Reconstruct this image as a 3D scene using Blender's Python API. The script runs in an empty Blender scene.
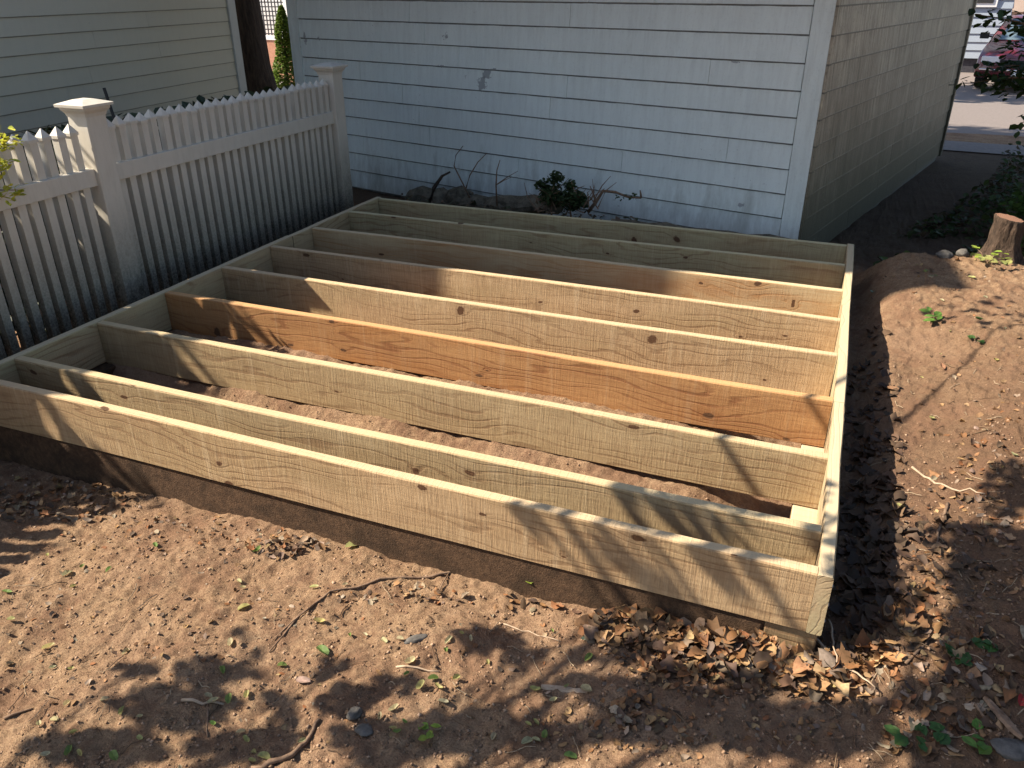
import bpy, bmesh, math, random
import numpy as np
from mathutils import Vector, Matrix
from mathutils import noise as mn

random.seed(7); rng = np.random.default_rng(7)
R = math.radians
C = bpy.context.scene.collection
# ------------------------------------------------------------ camera
CAM = np.array([-0.12532, -1.74341, 1.32293]); FPX = 799.25
RM = np.array([[0.92850588, -0.16500601, 0.33264072], [0.37131378, 0.41671694, -0.82974277], [-0.00170447, 0.89393513, 0.44819313]])
cd = bpy.data.cameras.new('camera'); cam = bpy.data.objects.new('camera', cd); C.objects.link(cam)
cam.matrix_world = Matrix(np.vstack([np.hstack([RM, CAM[:, None]]), [0, 0, 0, 1]]).tolist())
cd.sensor_width = 36; cd.lens = FPX / 1024 * 36; cd.clip_start = .02; cd.clip_end = 2000
sc = bpy.context.scene; sc.camera = cam
# ------------------------------------------------------------ light
S = np.array([1.0, .36, -1.0]); S /= np.linalg.norm(S)           # direction sunlight travels
SUN_EL = math.asin(-S[2]); SUN_AZ = math.atan2(-S[0], -S[1])      # clockwise from +Y
w = bpy.data.worlds.new('World'); sc.world = w; w.use_nodes = True
nt = w.node_tree; sky = nt.nodes.new('ShaderNodeTexSky'); sky.sky_type = 'NISHITA'; sky.sun_disc = False
sky.sun_elevation = SUN_EL; sky.sun_rotation = SUN_AZ
bg = nt.nodes['Background']; bg.inputs[1].default_value = .085; nt.links.new(sky.outputs[0], bg.inputs[0])
sl = bpy.data.lights.new('sun', 'SUN'); sl.energy = 5.0; sl.angle = R(.45); sl.color = (1, .90, .74)
so = bpy.data.objects.new('sun', sl); C.objects.link(so); so.rotation_euler = Vector(S.tolist()).to_track_quat('-Z', 'Y').to_euler()
sc.view_settings.view_transform = 'Standard'; sc.view_settings.look = 'None'; sc.view_settings.exposure = 1.24; sc.view_settings.gamma = 1
sc.cycles.max_bounces = 6; sc.cycles.diffuse_bounces = 4; sc.cycles.glossy_bounces = 2; sc.cycles.transmission_bounces = 3
# ------------------------------------------------------------ helpers
def ray(u, v):
    return RM @ np.array([(u - 512) / FPX, -(v - 384) / FPX, -1.])
def onz(u, v, z): d = ray(u, v); return CAM + d * (z - CAM[2]) / d[2]
def ony(u, v, y): d = ray(u, v); return CAM + d * (y - CAM[1]) / d[1]
def onx(u, v, x): d = ray(u, v); return CAM + d * (x - CAM[0]) / d[0]
def tag(o, label=None, cat=None, group=None, kind=None):
    if label: o['label'] = label
    if cat: o['category'] = cat
    if group: o['group'] = group
    if kind: o['kind'] = kind
    return o
def empty(name, loc=(0, 0, 0), rz=0, label=None, cat=None, group=None):
    o = bpy.data.objects.new(name, None); C.objects.link(o); o.location = loc; o.rotation_euler = (0, 0, rz)
    return tag(o, label, cat, group)
def mesh_obj(name, verts, faces, mat, parent=None, loc=None, smooth=False, cols=None):
    me = bpy.data.meshes.new(name); me.from_pydata([tuple(map(float, v)) for v in verts], [], [tuple(map(int, f)) for f in faces]); me.update()
    if mat: me.materials.append(mat)
    if smooth: me.polygons.foreach_set('use_smooth', [True] * len(me.polygons))
    if cols is not None:
        a = me.color_attributes.new('tint', 'FLOAT_COLOR', 'POINT'); a.data.foreach_set('color', np.asarray(cols, dtype=np.float32).ravel())
    o = bpy.data.objects.new(name, me); C.objects.link(o)
    if parent: o.parent = parent
    if loc is not None: o.location = loc
    return o
class MB:
    def __init__(s): s.v = []; s.f = []; s.c = []
    def add(s, v, f, c=None):
        n = len(s.v); s.v += [tuple(map(float, q)) for q in v]; s.f += [tuple(int(i) + n for i in q) for q in f]
        if c is not None: s.c += [tuple(c) + (1,)] * len(v)
    def box(s, a, b, M=None):
        x0, y0, z0 = a; x1, y1, z1 = b
        v = [(x0, y0, z0), (x1, y0, z0), (x1, y1, z0), (x0, y1, z0), (x0, y0, z1), (x1, y0, z1), (x1, y1, z1), (x0, y1, z1)]
        if M is not None: v = [tuple(M @ Vector(q)) for q in v]
        s.add(v, [(0, 3, 2, 1), (4, 5, 6, 7), (0, 1, 5, 4), (1, 2, 6, 5), (2, 3, 7, 6), (3, 0, 4, 7)])
    def tube(s, pts, rad, n=7, wob=0.0, cap=True, c=None):
        pts = [np.array(p, float) for p in pts]; k = len(pts)
        if np.isscalar(rad): rad = [rad] * k
        V = []; F = []
        for i, p in enumerate(pts):
            t = pts[min(i + 1, k - 1)] - pts[max(i - 1, 0)]; t /= np.linalg.norm(t) + 1e-9
            a = np.array([0, 0, 1.]) if abs(t[2]) < .9 else np.array([1., 0, 0])
            u = np.cross(t, a); u /= np.linalg.norm(u); q = np.cross(t, u)
            for j in range(n):
                th = 2 * math.pi * j / n; r = rad[i] * (1 + wob * (random.random() - .5) * 2)
                V.append(p + u * math.cos(th) * r + q * math.sin(th) * r)
        for i in range(k - 1):
            for j in range(n): F.append((i * n + j, i * n + (j + 1) % n, (i + 1) * n + (j + 1) % n, (i + 1) * n + j))
        if cap: F.append(tuple(range(n))[::-1]); F.append(tuple((k - 1) * n + j for j in range(n)))
        s.add(V, F, c)
    def build(s, name, mat, parent=None, smooth=False, bevel=0, loc=None):
        o = mesh_obj(name, s.v, s.f, mat, parent, loc, smooth, s.c if len(s.c) == len(s.v) and s.c else None)
        if bevel:
            m = o.modifiers.new('bevel', 'BEVEL'); m.width = bevel; m.segments = 2; m.limit_method = 'ANGLE'
        return o
# ------------------------------------------------------------ materials
def newmat(name, rough=.8, col=(.5, .5, .5), spec=.3):
    m = bpy.data.materials.new(name); m.use_nodes = True; b = m.node_tree.nodes['Principled BSDF']
    b.inputs['Base Color'].default_value = (*col, 1); b.inputs['Roughness'].default_value = rough; b.inputs['Specular IOR Level'].default_value = spec
    return m
class G:                                                        # tiny node-graph helper
    def __init__(s, m): s.t = m.node_tree; s.b = s.t.nodes['Principled BSDF']
    def n(s, typ, **kw):
        o = s.t.nodes.new('ShaderNode' + typ)
        for k, v in kw.items(): setattr(o, k, v)
        return o
    def lk(s, a, b): s.t.links.new(a, b)
    def put(s, sock, val):
        if isinstance(val, bpy.types.NodeSocket): s.lk(val, sock)
        elif isinstance(val, (tuple, list)) and len(val) == 3 and sock.type == 'RGBA': sock.default_value = (*val, 1)
        else: sock.default_value = val
    def math(s, op, a, b=0.0, c=0.0, clamp=False):
        o = s.n('Math', operation=op, use_clamp=clamp); s.put(o.inputs[0], a); s.put(o.inputs[1], b); s.put(o.inputs[2], c); return o.outputs[0]
    def vm(s, op, a, b=(0, 0, 0)):
        o = s.n('VectorMath', operation=op); s.put(o.inputs[0], a); s.put(o.inputs[1], b); return o.outputs[0]
    def noise(s, vec, scale, detail=4, rough=.55, dist=0):
        o = s.n('TexNoise'); s.lk(vec, o.inputs['Vector']); o.inputs['Scale'].default_value = scale; o.inputs['Detail'].default_value = detail
        o.inputs['Roughness'].default_value = rough; o.inputs['Distortion'].default_value = dist; return o.outputs['Fac']
    def ramp(s, fac, stops):
        o = s.n('ValToRGB'); s.put(o.inputs[0], fac); e = o.color_ramp.elements
        while len(e) < len(stops): e.new(.5)
        for q, (p, c) in zip(e, stops):
            q.position = p; q.color = (*c, 1) if isinstance(c, (tuple, list)) else (c, c, c, 1)
        return o.outputs[0]
    def mix(s, f, a, b, mode='MIX'):
        o = s.n('Mix', data_type='RGBA', blend_type=mode); s.put(o.inputs['Factor'], f)
        s.put(o.inputs[6], a); s.put(o.inputs[7], b); return o.outputs[2]
    def bump(s, h, strength, dist, prev=None):
        o = s.n('Bump'); o.inputs['Strength'].default_value = strength; o.inputs['Distance'].default_value = dist; s.lk(h, o.inputs['Height'])
        if prev: s.lk(prev, o.inputs['Normal'])
        return o.outputs[0]
def wood_mat(name, light, dark, grain=(.20, .115, .06), knot=(.10, .05, .025), saw=.5, stain=(.38, .27, .145), knots=.34):
    m = newmat(name, .75, spec=.25); g = G(m)
    tc = g.n('TexCoord').outputs['Object']; oi = g.n('ObjectInfo').outputs['Random']
    off = g.n('CombineXYZ'); g.lk(g.math('MULTIPLY', oi, 37.0), off.inputs[0]); g.lk(g.math('MULTIPLY', oi, 11.3), off.inputs[2])
    P = g.vm('ADD', tc, off.outputs[0])
    warp = g.noise(g.vm('MULTIPLY', P, (1.3, 3, 5)), 1.0, 2)
    wv = g.n('CombineXYZ'); g.lk(g.math('MULTIPLY', g.math('SUBTRACT', warp, .5), .16), wv.inputs[2]); g.lk(g.math('MULTIPLY', g.math('SUBTRACT', warp, .5), .10), wv.inputs[1])
    PW = g.vm('ADD', P, wv.outputs[0])
    # knots : 2-D cells on the face
    sx = g.n('SeparateXYZ'); g.lk(PW, sx.inputs[0])
    kv = g.n('CombineXYZ'); g.lk(g.math('MULTIPLY', sx.outputs[0], 4.2), kv.inputs[0]); g.lk(g.math('MULTIPLY', g.math('ADD', sx.outputs[2], sx.outputs[1]), 6.5), kv.inputs[1])
    vo = g.n('TexVoronoi'); vo.voronoi_dimensions = '2D'; g.lk(kv.outputs[0], vo.inputs['Vector']); vo.inputs['Scale'].default_value = 1
    vsep = g.n('SeparateColor'); g.lk(vo.outputs['Color'], vsep.inputs[0])
    on = g.math('LESS_THAN', vsep.outputs[0], knots)
    size = g.math('MULTIPLY_ADD', vsep.outputs[1], .075, .028)
    kd = g.math('DIVIDE', vo.outputs['Distance'], size)
    kdn = g.math('ADD', kd, g.math('MULTIPLY', g.math('SUBTRACT', g.noise(P, 90, 2), .5), .7))
    kmask = g.math('MULTIPLY', g.ramp(kdn, [(.75, 1.0), (1.0, 0.0)]), on)
    halo = g.math('MULTIPLY', g.ramp(g.math('DIVIDE', kd, 4.0), [(.1, 1.0), (.9, 0.0)]), on)
    # grain rings bend round the knots
    ring = g.math('ADD', g.math('MULTIPLY', g.math('ADD', sx.outputs[2], g.math('MULTIPLY', sx.outputs[1], 1.3)), 58.0), g.math('MULTIPLY', halo, 1.6))
    ring = g.math('ADD', ring, g.math('MULTIPLY', g.noise(g.vm('MULTIPLY', P, (1.5, 16, 19)), 1, 3), 3.4))
    wav = g.math('MULTIPLY_ADD', g.math('SINE', g.math('MULTIPLY', ring, 3.1)), .5, .5)
    line = g.ramp(wav, [(.74, 0.0), (.98, 1.0)])
    patch = g.noise(g.vm('MULTIPLY', P, (.9, 5, 6)), 1.6, 3)
    line = g.math('MULTIPLY', line, g.ramp(patch, [(.40, .10), (.56, 1.0)]))
    fib = g.noise(g.vm('MULTIPLY', P, (7, 110, 120)), 1, 4, .7)
    sawn = g.math('ADD', g.math('MULTIPLY', g.noise(g.vm('MULTIPLY', P, (150, 7, 10)), 1, 4, .75), 1.0), g.math('MULTIPLY', g.math('SUBTRACT', g.noise(g.vm('MULTIPLY', P, (3, 9, 9)), 1, 3), .5), .28))
    sawb = g.noise(g.vm('MULTIPLY', P, (26, 1.2, 1.6)), 1, 3, .7)
    base = g.mix(g.ramp(patch, [(.35, 0.0), (.7, 1.0)]), light, dark)
    base = g.mix(g.ramp(g.noise(g.vm('MULTIPLY', P, (1.1, 9, 4)), 1.0, 3), [(.48, 0.0), (.60, .75)]), base, stain)
    base = g.mix(g.math('MULTIPLY', g.ramp(fib, [(.48, 0.0), (.68, 1.0)]), .32), base, grain)
    base = g.mix(g.math('MULTIPLY', line, .56), base, grain)
    base = g.mix(g.math('MULTIPLY', halo, .35), base, grain)
    base = g.mix(g.math('MULTIPLY', g.ramp(sawn, [(.40, 1.0), (.56, 0.0)]), .34 * saw * 2), base, grain)
    base = g.mix(g.math('MULTIPLY', g.ramp(sawb, [(.54, 0.0), (.66, 1.0)]), .34 * saw), base, (.70, .56, .37))
    on_ = g.n('SeparateXYZ'); g.lk(g.n('TexCoord').outputs['Normal'], on_.inputs[0])
    sunlit_top = g.math('MULTIPLY', g.math('GREATER_THAN', on_.outputs[2], .8), .8)          # upward faces: smooth from planing, lightened further as painted-in sun
    base = g.mix(sunlit_top, base, (min(.62, light[0] * 1.22), light[1] * 1.30, light[2] * 1.40))
    base = g.mix(kmask, base, knot)
    g.lk(base, g.b.inputs['Base Color'])
    n1 = g.bump(g.math('ADD', sawn, g.math('MULTIPLY', sawb, .6)), min(1.0, 1.1 * saw + .1), .005)
    n2 = g.bump(g.math('SUBTRACT', fib, line), .45, .0018, n1)
    g.lk(n2, g.b.inputs['Normal'])
    return m
W_TAN = wood_mat('pine_tan', (.47, .325, .185), (.36, .235, .125))
W_TAN2 = wood_mat('pine_grained', (.43, .315, .175), (.32, .225, .12), saw=.45, knots=.32)
W_RED = wood_mat('pine_reddish', (.43, .235, .10), (.32, .16, .065), grain=(.17, .06, .025), stain=(.34, .15, .05), saw=.25)
W_ORG = wood_mat('pine_streaked', (.46, .345, .20), (.40, .27, .145), grain=(.33, .16, .06), stain=(.33, .18, .085), saw=.3, knots=.4)
W_GRN = wood_mat('pine_greenish', (.44, .36, .20), (.33, .28, .155), saw=.4)
W_RIM = wood_mat('pine_rim', (.44, .33, .20), (.34, .26, .155), saw=.12, stain=(.40, .34, .20), knots=.3)
W_BASE = newmat('soiled_timber', .95); g = G(W_BASE); tc = g.n('TexCoord').outputs['Object']
cb = g.mix(g.ramp(g.noise(tc, 70, 5, .7), [(.3, 0.0), (.7, 1.0)]), (.040, .022, .012), (.125, .072, .04))
cb = g.mix(g.ramp(g.noise(tc, 9, 4), [(.5, 0.0), (.62, .6)]), cb, (.03, .018, .01)); g.lk(cb, g.b.inputs['Base Color'])
g.lk(g.bump(g.noise(tc, 160, 5, .7), .9, .006), g.b.inputs['Normal'])
W_DARKB = wood_mat('pine_damp', (.17, .11, .06), (.11, .07, .04), saw=.3, knots=.1)
W_BLOCK = wood_mat('pine_clean', (.46, .33, .20), (.38, .26, .15), saw=.2, knots=.1)

def soil_mat():
    m = newmat('soil', .95, spec=.15); g = G(m); P = g.n('TexCoord').outputs['Object']
    a = g.noise(P, 1.3, 5, .6); b = g.noise(P, 22, 6, .7); c = g.noise(P, 160, 4, .7); d = g.noise(P, 520, 2, .6)
    col = g.mix(g.ramp(b, [(.3, 0.0), (.7, 1.0)]), (.26, .157, .088), (.45, .30, .182))
    col = g.mix(g.ramp(c, [(.35, .7), (.55, 0.0)]), col, (.15, .082, .05))
    col = g.mix(g.ramp(d, [(.6, 0.0), (.75, .55)]), col, (.50, .34, .24))
    col = g.mix(g.ramp(a, [(.45, 0.0), (.66, .55)]), col, (.30, .185, .125))
    sp0 = g.n('SeparateXYZ'); g.lk(P, sp0.inputs[0]); dark_soil = g.math('ADD', g.math('MULTIPLY_ADD', sp0.outputs[0], 1.0, .45), g.math('MULTIPLY', g.math('SUBTRACT', g.noise(P, 3.5, 5, .7), .5), 1.6), clamp=True)
    nearf = g.math('MULTIPLY_ADD', sp0.outputs[1], -.6, 1.7, clamp=True)                # darker soil round the near corner and up the right bank
    col = g.mix(g.math('MULTIPLY', g.math('MULTIPLY', dark_soil, nearf), .80), col, (.125, .070, .042))
    blot = g.ramp(g.noise(P, 4.5, 7, .78), [(.48, 0.0), (.58, .75)]); col = g.mix(blot, col, (.21, .118, .072))
    # darker earth behind the frame and along the garage path
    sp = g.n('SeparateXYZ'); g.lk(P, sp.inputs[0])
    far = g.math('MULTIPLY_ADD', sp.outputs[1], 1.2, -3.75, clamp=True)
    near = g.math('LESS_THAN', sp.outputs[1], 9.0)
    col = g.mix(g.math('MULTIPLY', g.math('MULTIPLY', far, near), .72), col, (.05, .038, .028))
    g.lk(col, g.b.inputs['Base Color'])
    n1 = g.bump(b, .8, .016); n2 = g.bump(c, 1.0, .010, n1); n3 = g.bump(d, .8, .003, n2); g.lk(n3, g.b.inputs['Normal'])
    return m
SOIL = soil_mat()
def paint_mat(name, col, dirt, amt=.5, exposure_h=.152, z0=-.31, peel=(), moss=None, mossz=(.3, .9), line=.7, gloss=.5):
    m = newmat(name, gloss, spec=.35); g = G(m); P = g.n('TexCoord').outputs['Object']
    sp = g.n('SeparateXYZ'); g.lk(P, sp.inputs[0])
    st = g.noise(g.vm('MULTIPLY', P, (17, 17, 1.6)), 1.6, 6, .75)
    blot = g.noise(P, 2.2, 4, .6); fine = g.noise(P, 60, 4, .7)
    c = g.mix(g.math('MULTIPLY', g.ramp(st, [(.44, 0.0), (.64, 1.0)]), .45 * amt), col, dirt)
    c = g.mix(g.math('MULTIPLY', g.ramp(blot, [(.4, 0.0), (.7, 1.0)]), .35 * amt), c, dirt)
    c = g.mix(g.math('MULTIPLY', g.ramp(fine, [(.56, 0.0), (.7, 1.0)]), .5 * amt), c, dirt)
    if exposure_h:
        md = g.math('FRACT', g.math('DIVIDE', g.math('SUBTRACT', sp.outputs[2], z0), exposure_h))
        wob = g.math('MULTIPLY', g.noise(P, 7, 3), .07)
        lap_shade = g.math('GREATER_THAN', md, g.math('SUBTRACT', 1.0 - .028, wob))  # dark lap line: lip shade and dirt painted under each board
        c = g.mix(g.math('MULTIPLY', lap_shade, line), c, (.035, .035, .035))
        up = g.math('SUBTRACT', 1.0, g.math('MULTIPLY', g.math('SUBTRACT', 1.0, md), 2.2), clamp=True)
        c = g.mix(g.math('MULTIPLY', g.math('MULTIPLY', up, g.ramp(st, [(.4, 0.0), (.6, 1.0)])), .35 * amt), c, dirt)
    if moss:
        mm = g.math('ADD', sp.outputs[2], g.math('MULTIPLY', g.math('SUBTRACT', g.noise(g.vm('MULTIPLY', P, (6, 6, 1.6)), 1, 5, .7), .5), 1.5))
        mr = g.n('MapRange'); g.lk(mm, mr.inputs[0]); mr.inputs[1].default_value = mossz[1]; mr.inputs[2].default_value = mossz[0]
        c = g.mix(g.math('MULTIPLY', mr.outputs[0], .92), c, moss)
    for (px, py, pz, rx, rz) in peel:
        d = g.vm('MULTIPLY', g.vm('SUBTRACT', P, (px, py, pz)), (1 / rx, 1 / rx, 1 / rz))
        ln_ = g.n('VectorMath', operation='LENGTH'); g.lk(d, ln_.inputs[0])
        dd = g.math('ADD', ln_.outputs[1], g.math('MULTIPLY', g.math('SUBTRACT', g.noise(P, 30, 5, .7), .5), 3.6))
        c = g.mix(g.math('MULTIPLY', g.math('LESS_THAN', dd, .9), .8), c, (.24, .25, .26))
    # scattered small chips of bare wood
    chips = g.math('MULTIPLY', g.ramp(g.noise(P, 34, 3, .6), [(.70, 0.0), (.715, 1.0)]), g.ramp(g.noise(P, 1.7, 2), [(.5, 0.0), (.6, 1.0)]))
    c = g.mix(g.math('MULTIPLY', chips, amt), c, (.25, .25, .25))
    g.lk(c, g.b.inputs['Base Color']); g.lk(g.bump(g.math('ADD', fine, st), .35, .004), g.b.inputs['Normal'])
    return m
def simple(name, c1, c2, scale=20, rough=.8, bump=.3, bd=.004, stretch=(1, 1, 1), spec=.3):
    m = newmat(name, rough, spec=spec); g = G(m); P = g.vm('MULTIPLY', g.n('TexCoord').outputs['Object'], stretch)
    n = g.noise(P, scale, 5, .65); g.lk(g.mix(g.ramp(n, [(.3, 0.0), (.7, 1.0)]), c1, c2), g.b.inputs['Base Color'])
    g.lk(g.bump(n, bump, bd), g.b.inputs['Normal']); return m
def leaf_mat(name, base=(1, 1, 1), rough=.55, trans=.35):
    m = newmat(name, rough, spec=.3); g = G(m)
    a = g.n('Attribute'); a.attribute_name = 'tint'; P = g.n('TexCoord').outputs['Object']
    c = g.mix(g.ramp(g.noise(P, 120, 3), [(.3, 0.0), (.75, .5)]), a.outputs['Color'], (.06, .045, .02))
    c = g.mix(1.0, c, base, 'MULTIPLY'); g.lk(c, g.b.inputs['Base Color'])
    if trans:
        tr = g.n('BsdfTranslucent'); g.lk(c, tr.inputs[0]); mx = g.n('MixShader'); mx.inputs[0].default_value = trans
        out = g.t.nodes['Material Output']; g.lk(g.b.outputs[0], mx.inputs[1]); g.lk(tr.outputs[0], mx.inputs[2]); g.lk(mx.outputs[0], out.inputs[0])
    return m
LEAF = leaf_mat('leaf_green'); CROWN = leaf_mat('leaf_crown', trans=0); DEAD = leaf_mat('leaf_dead', rough=.75, trans=.08)
BARK = simple('bark', (.022, .016, .012), (.075, .052, .038), 9, .95, 1.0, .03, (3, 3, .6))
TWIG = simple('twig', (.10, .06, .04), (.26, .17, .11), 60, .9, .6, .003)
TWIGP = simple('twig_pale', (.30, .21, .14), (.46, .35, .25), 50, .9, .4, .002)
STONE = simple('stone', (.055, .05, .045), (.15, .135, .12), 40, .85, .6, .004)

# ------------------------------------------------------------ ground
def sm(a, b, x): t = np.clip((x - a) / (b - a), 0, 1); return t * t * (3 - 2 * t)
def vnoise(x, y, s, seed=0):
    X = x * s; Y = y * s; xi = np.floor(X).astype(np.int64); yi = np.floor(Y).astype(np.int64); fx = X - xi; fy = Y - yi
    fx = fx * fx * (3 - 2 * fx); fy = fy * fy * (3 - 2 * fy)
    def h(a, b):
        n = (a * 374761393 + b * 668265263 + seed * 1442695041) & 0xffffffff
        n = ((n ^ (n >> 13)) * 1274126177) & 0xffffffff
        return ((n ^ (n >> 16)) & 0xffff) / 65535.
    return (h(xi, yi) * (1 - fx) + h(xi + 1, yi) * fx) * (1 - fy) + (h(xi, yi + 1) * (1 - fx) + h(xi + 1, yi + 1) * fx) * fy - .5
def gh(x, y, fine=True):
    x = np.asarray(x, float); y = np.asarray(y, float)
    front = -.315 - .05 * sm(-1.5, -3.2, x) - .02 * sm(-.3, -1.2, y)
    # right-hand bank
    front = front + .05 * sm(-.9, -.1, x)
    bank = -.275 + .085 * sm(.10, .26, x) + .13 * sm(.25, .85, x) + .05 * sm(.8, 2.2, x)
    bank = bank + (front + .06 * sm(.2, 1.0, x) - bank) * sm(.25, -.35, y) * sm(1.6, .0, x)
    bank = np.where(y < 0, bank + 0.0, bank)
    inside = -.205 - .09 * sm(-.42, -.16, x) - .045 * sm(.60, .52, y) + .02 * sm(.55, .62, y) * sm(-.4, -1.0, x)
    h = np.where(x > .04, bank, front)
    ins = sm(.02, .10, y) * sm(.03, -.02, x) * sm(-3.1, -3.0, x)
    h = h * (1 - ins) + inside * ins
    left = sm(-3.0, -3.15, x); h = h * (1 - left * sm(-.2, .3, y)) + (-.36) * left * sm(-.2, .3, y)
    # mound behind the right end, then the low dark path beside the garage
    md = sm(1.9, 3.0, y) * sm(3.75, 3.2, y) * sm(.02, .38, x); h = h + md * (-.06 - h)
    back = sm(3.15, 3.75, y); h = h * (1 - back) + back * (-.33 - .012 * np.clip(y - 4, 0, 8) + .22 * sm(1.0, 2.6, x) * sm(8, 6, y))
    h = h - .42 * sm(9.5, 18, y)
    h = h * (1 - sm(30, 60, np.hypot(x, y))) + (-.87) * sm(30, 60, np.hypot(x, y))
    if fine:
        amp = sm(8, 4, np.hypot(x, y))
        h = h + amp * (.030 * vnoise(x, y, 3.1, 1) + .016 * vnoise(x, y, 9, 2) + .010 * vnoise(x, y, 24, 3) + .010 * vnoise(x, y, 52, 4) + .008 * vnoise(x, y, 100, 5))
        h = h + amp * .012 * np.clip(np.abs(vnoise(x, y, 17, 8)) * -4 + .6, 0, 1) * sm(0.1, .5, x)
    return h
def axis(lo, hi, step, far, g_=1.22):
    a = list(np.arange(lo, hi, step)); s = step
    while a[-1] < far: s *= g_; a.append(a[-1] + s)
    s = step
    while a[0] > -far: s *= g_; a.insert(0, a[0] - s)
    return np.array(a)
xs = axis(-2.9, 1.3, .0085, 400); ya = list(np.arange(-1.25, .75, .0075)) + list(np.arange(.75, 4.0, .014))
ys_ = ya; s = .014
while ys_[-1] < 400: s *= 1.1; ys_.append(ys_[-1] + s)
s = .0075
while ys_[0] > -400: s *= 1.25; ys_.insert(0, ys_[0] - s)
ys_ = np.array(ys_); XX, YY = np.meshgrid(xs, ys_); ZZ = gh(XX, YY)
nx, ny = len(xs), len(ys_)
me = bpy.data.meshes.new('ground'); me.vertices.add(nx * ny); me.vertices.foreach_set('co', np.stack([XX, YY, ZZ], -1).ravel())
i0 = (np.arange(ny - 1)[:, None] * nx + np.arange(nx - 1)[None]).ravel(); q = np.stack([i0, i0 + 1, i0 + 1 + nx, i0 + nx], -1)
me.loops.add(q.size); me.loops.foreach_set('vertex_index', q.ravel()); me.polygons.add(len(q)); me.polygons.foreach_set('loop_start', np.arange(len(q)) * 4)
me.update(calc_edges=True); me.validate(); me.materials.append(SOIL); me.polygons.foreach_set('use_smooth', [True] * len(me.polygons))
ground = bpy.data.objects.new('ground', me); C.objects.link(ground); tag(ground, kind='structure')
ASPH = simple('asphalt', (.15, .125, .115), (.23, .195, .18), 30, .9, .3, .004)
dv = MB(); n = 24
for i in range(n + 1):
    x = -14 + 34 * i / n
    for y in (8.75 + .10 * math.sin(x * 3), 11, 13, 15, 18, 45): dv.v.append((x, y, float(gh(x, y, False)) + .012 + (.0 if y > 10 else 0)))
for i in range(n):
    for j in range(5): a = i * 6 + j; dv.f.append((a, a + 6, a + 7, a + 1))
tag(dv.build('driveway', ASPH, smooth=True), kind='structure')

# ------------------------------------------------------------ deck frame
T = .038; H = .191; W = 3.017
YJ = [0, .182, .5885, .995, 1.4014, 1.8077, 2.2141, 2.6205, 3.001]
frame = empty('deck_frame', (-W / 2, 1.5, -.3), label='new pressure-treated lumber deck frame of nine joists on the dirt beside the white garage', cat='deck frame')
def board(name, L, mat, loc, rz=0, h=H, t=T, label=None, parent=frame, seed=0, cut=30):
    # board: local X along length, Z=0 at top, slightly crowned and wavy
    r = random.Random(seed * 17 + 3); V = []; F = []
    b = .0035; prof = [(0, -h + b), (0, -b), (b, 0), (t - b, 0), (t, -b), (t, -h + b), (t - b, -h), (b, -h)]
    for i in range(cut + 1):
        x = L * i / cut; wy = .0015 * math.sin(i * .33 + seed); wz = .0018 * math.sin(i * .21 + seed * 2)
        for (py, pz) in prof: V.append((x, py + wy, pz + wz + (r.random() - .5) * .0009))
    k = len(prof)
    for i in range(cut):
        for j in range(k): F.append((i * k + j, i * k + (j + 1) % k, (i + 1) * k + (j + 1) % k, (i + 1) * k + j))
    F.append(tuple(range(k))[::-1]); F.append(tuple(cut * k + j for j in range(k)))
    F = [f[::-1] for f in F]
    o = mesh_obj(name, V, F, mat, None, None); o.parent = parent
    o.location = Vector(loc) - Vector(parent.location); o.rotation_euler = (0, 0, rz)
    if label: o['label'] = label
    return o
mats = [W_TAN, W_TAN2, W_TAN2, W_RED, W_TAN, W_TAN, W_ORG, W_GRN, W_GRN]
labs = {3: 'reddish brown joist, the only dark orange one', 6: 'joist with an orange streak along its lower half'}
for i, y in enumerate(YJ):
    board('joist', W - .004, mats[i], (-W + .002, y, 0), 0, label=labs.get(i), seed=i)
# rim boards (local Y thickness must point outwards)
def rim(x0, y0, y1, seed, dz=.003, mat=W_RIM):
    # rotate +90 deg: local X -> +Y, local Y -> -X
    return board('rim_joist', y1 - y0, mat, (x0 + T, y0, dz), R(90), seed=seed)
rim(0, -.002, .994, 21); rim(.001, .997, 3.052, 22, .001)
rim(-W - T, -.002, 2.02, 23, .002); rim(-W - T, 2.024, 3.052, 24, .003)
# soil-caked base timbers under the edges
def timber(x0, y0, x1, y1, z0, z1, mat=W_BASE, name='base_timber', label=None):
    m = MB(); m.box((x0, y0, z0), (x1, y1, z1)); o = m.build(name, mat, None, bevel=.005); o.parent = frame; o.location = -Vector(frame.location)
    if label: o['label'] = label
timber(-W - .03, .007, -.108, .105, -.42, -.194); timber(-.104, .009, .030, .16, -.42, -.196, W_DARKB); timber(-.078, .164, .030, 3.03, -.42, -.195, W_BLOCK)
timber(-W - .03, .109, -W + .06, 3.03, -.42, -.194); timber(-W + .064, 2.94, -.108, 3.03, -.42, -.194)
# nail heads
NAIL = newmat('nail', .4, (.32, .32, .33)); NAIL.node_tree.nodes['Principled BSDF'].inputs['Metallic'].default_value = .8
for y in YJ:
    for zz in (-.04, -.10, -.155):
        nm = MB(); nm.tube([(T + .0, y + T / 2, zz), (T + .0025, y + T / 2, zz)], .005, 8); o = nm.build('nail_head', NAIL, None); o.parent = frame; o.location = -Vector(frame.location)

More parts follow.
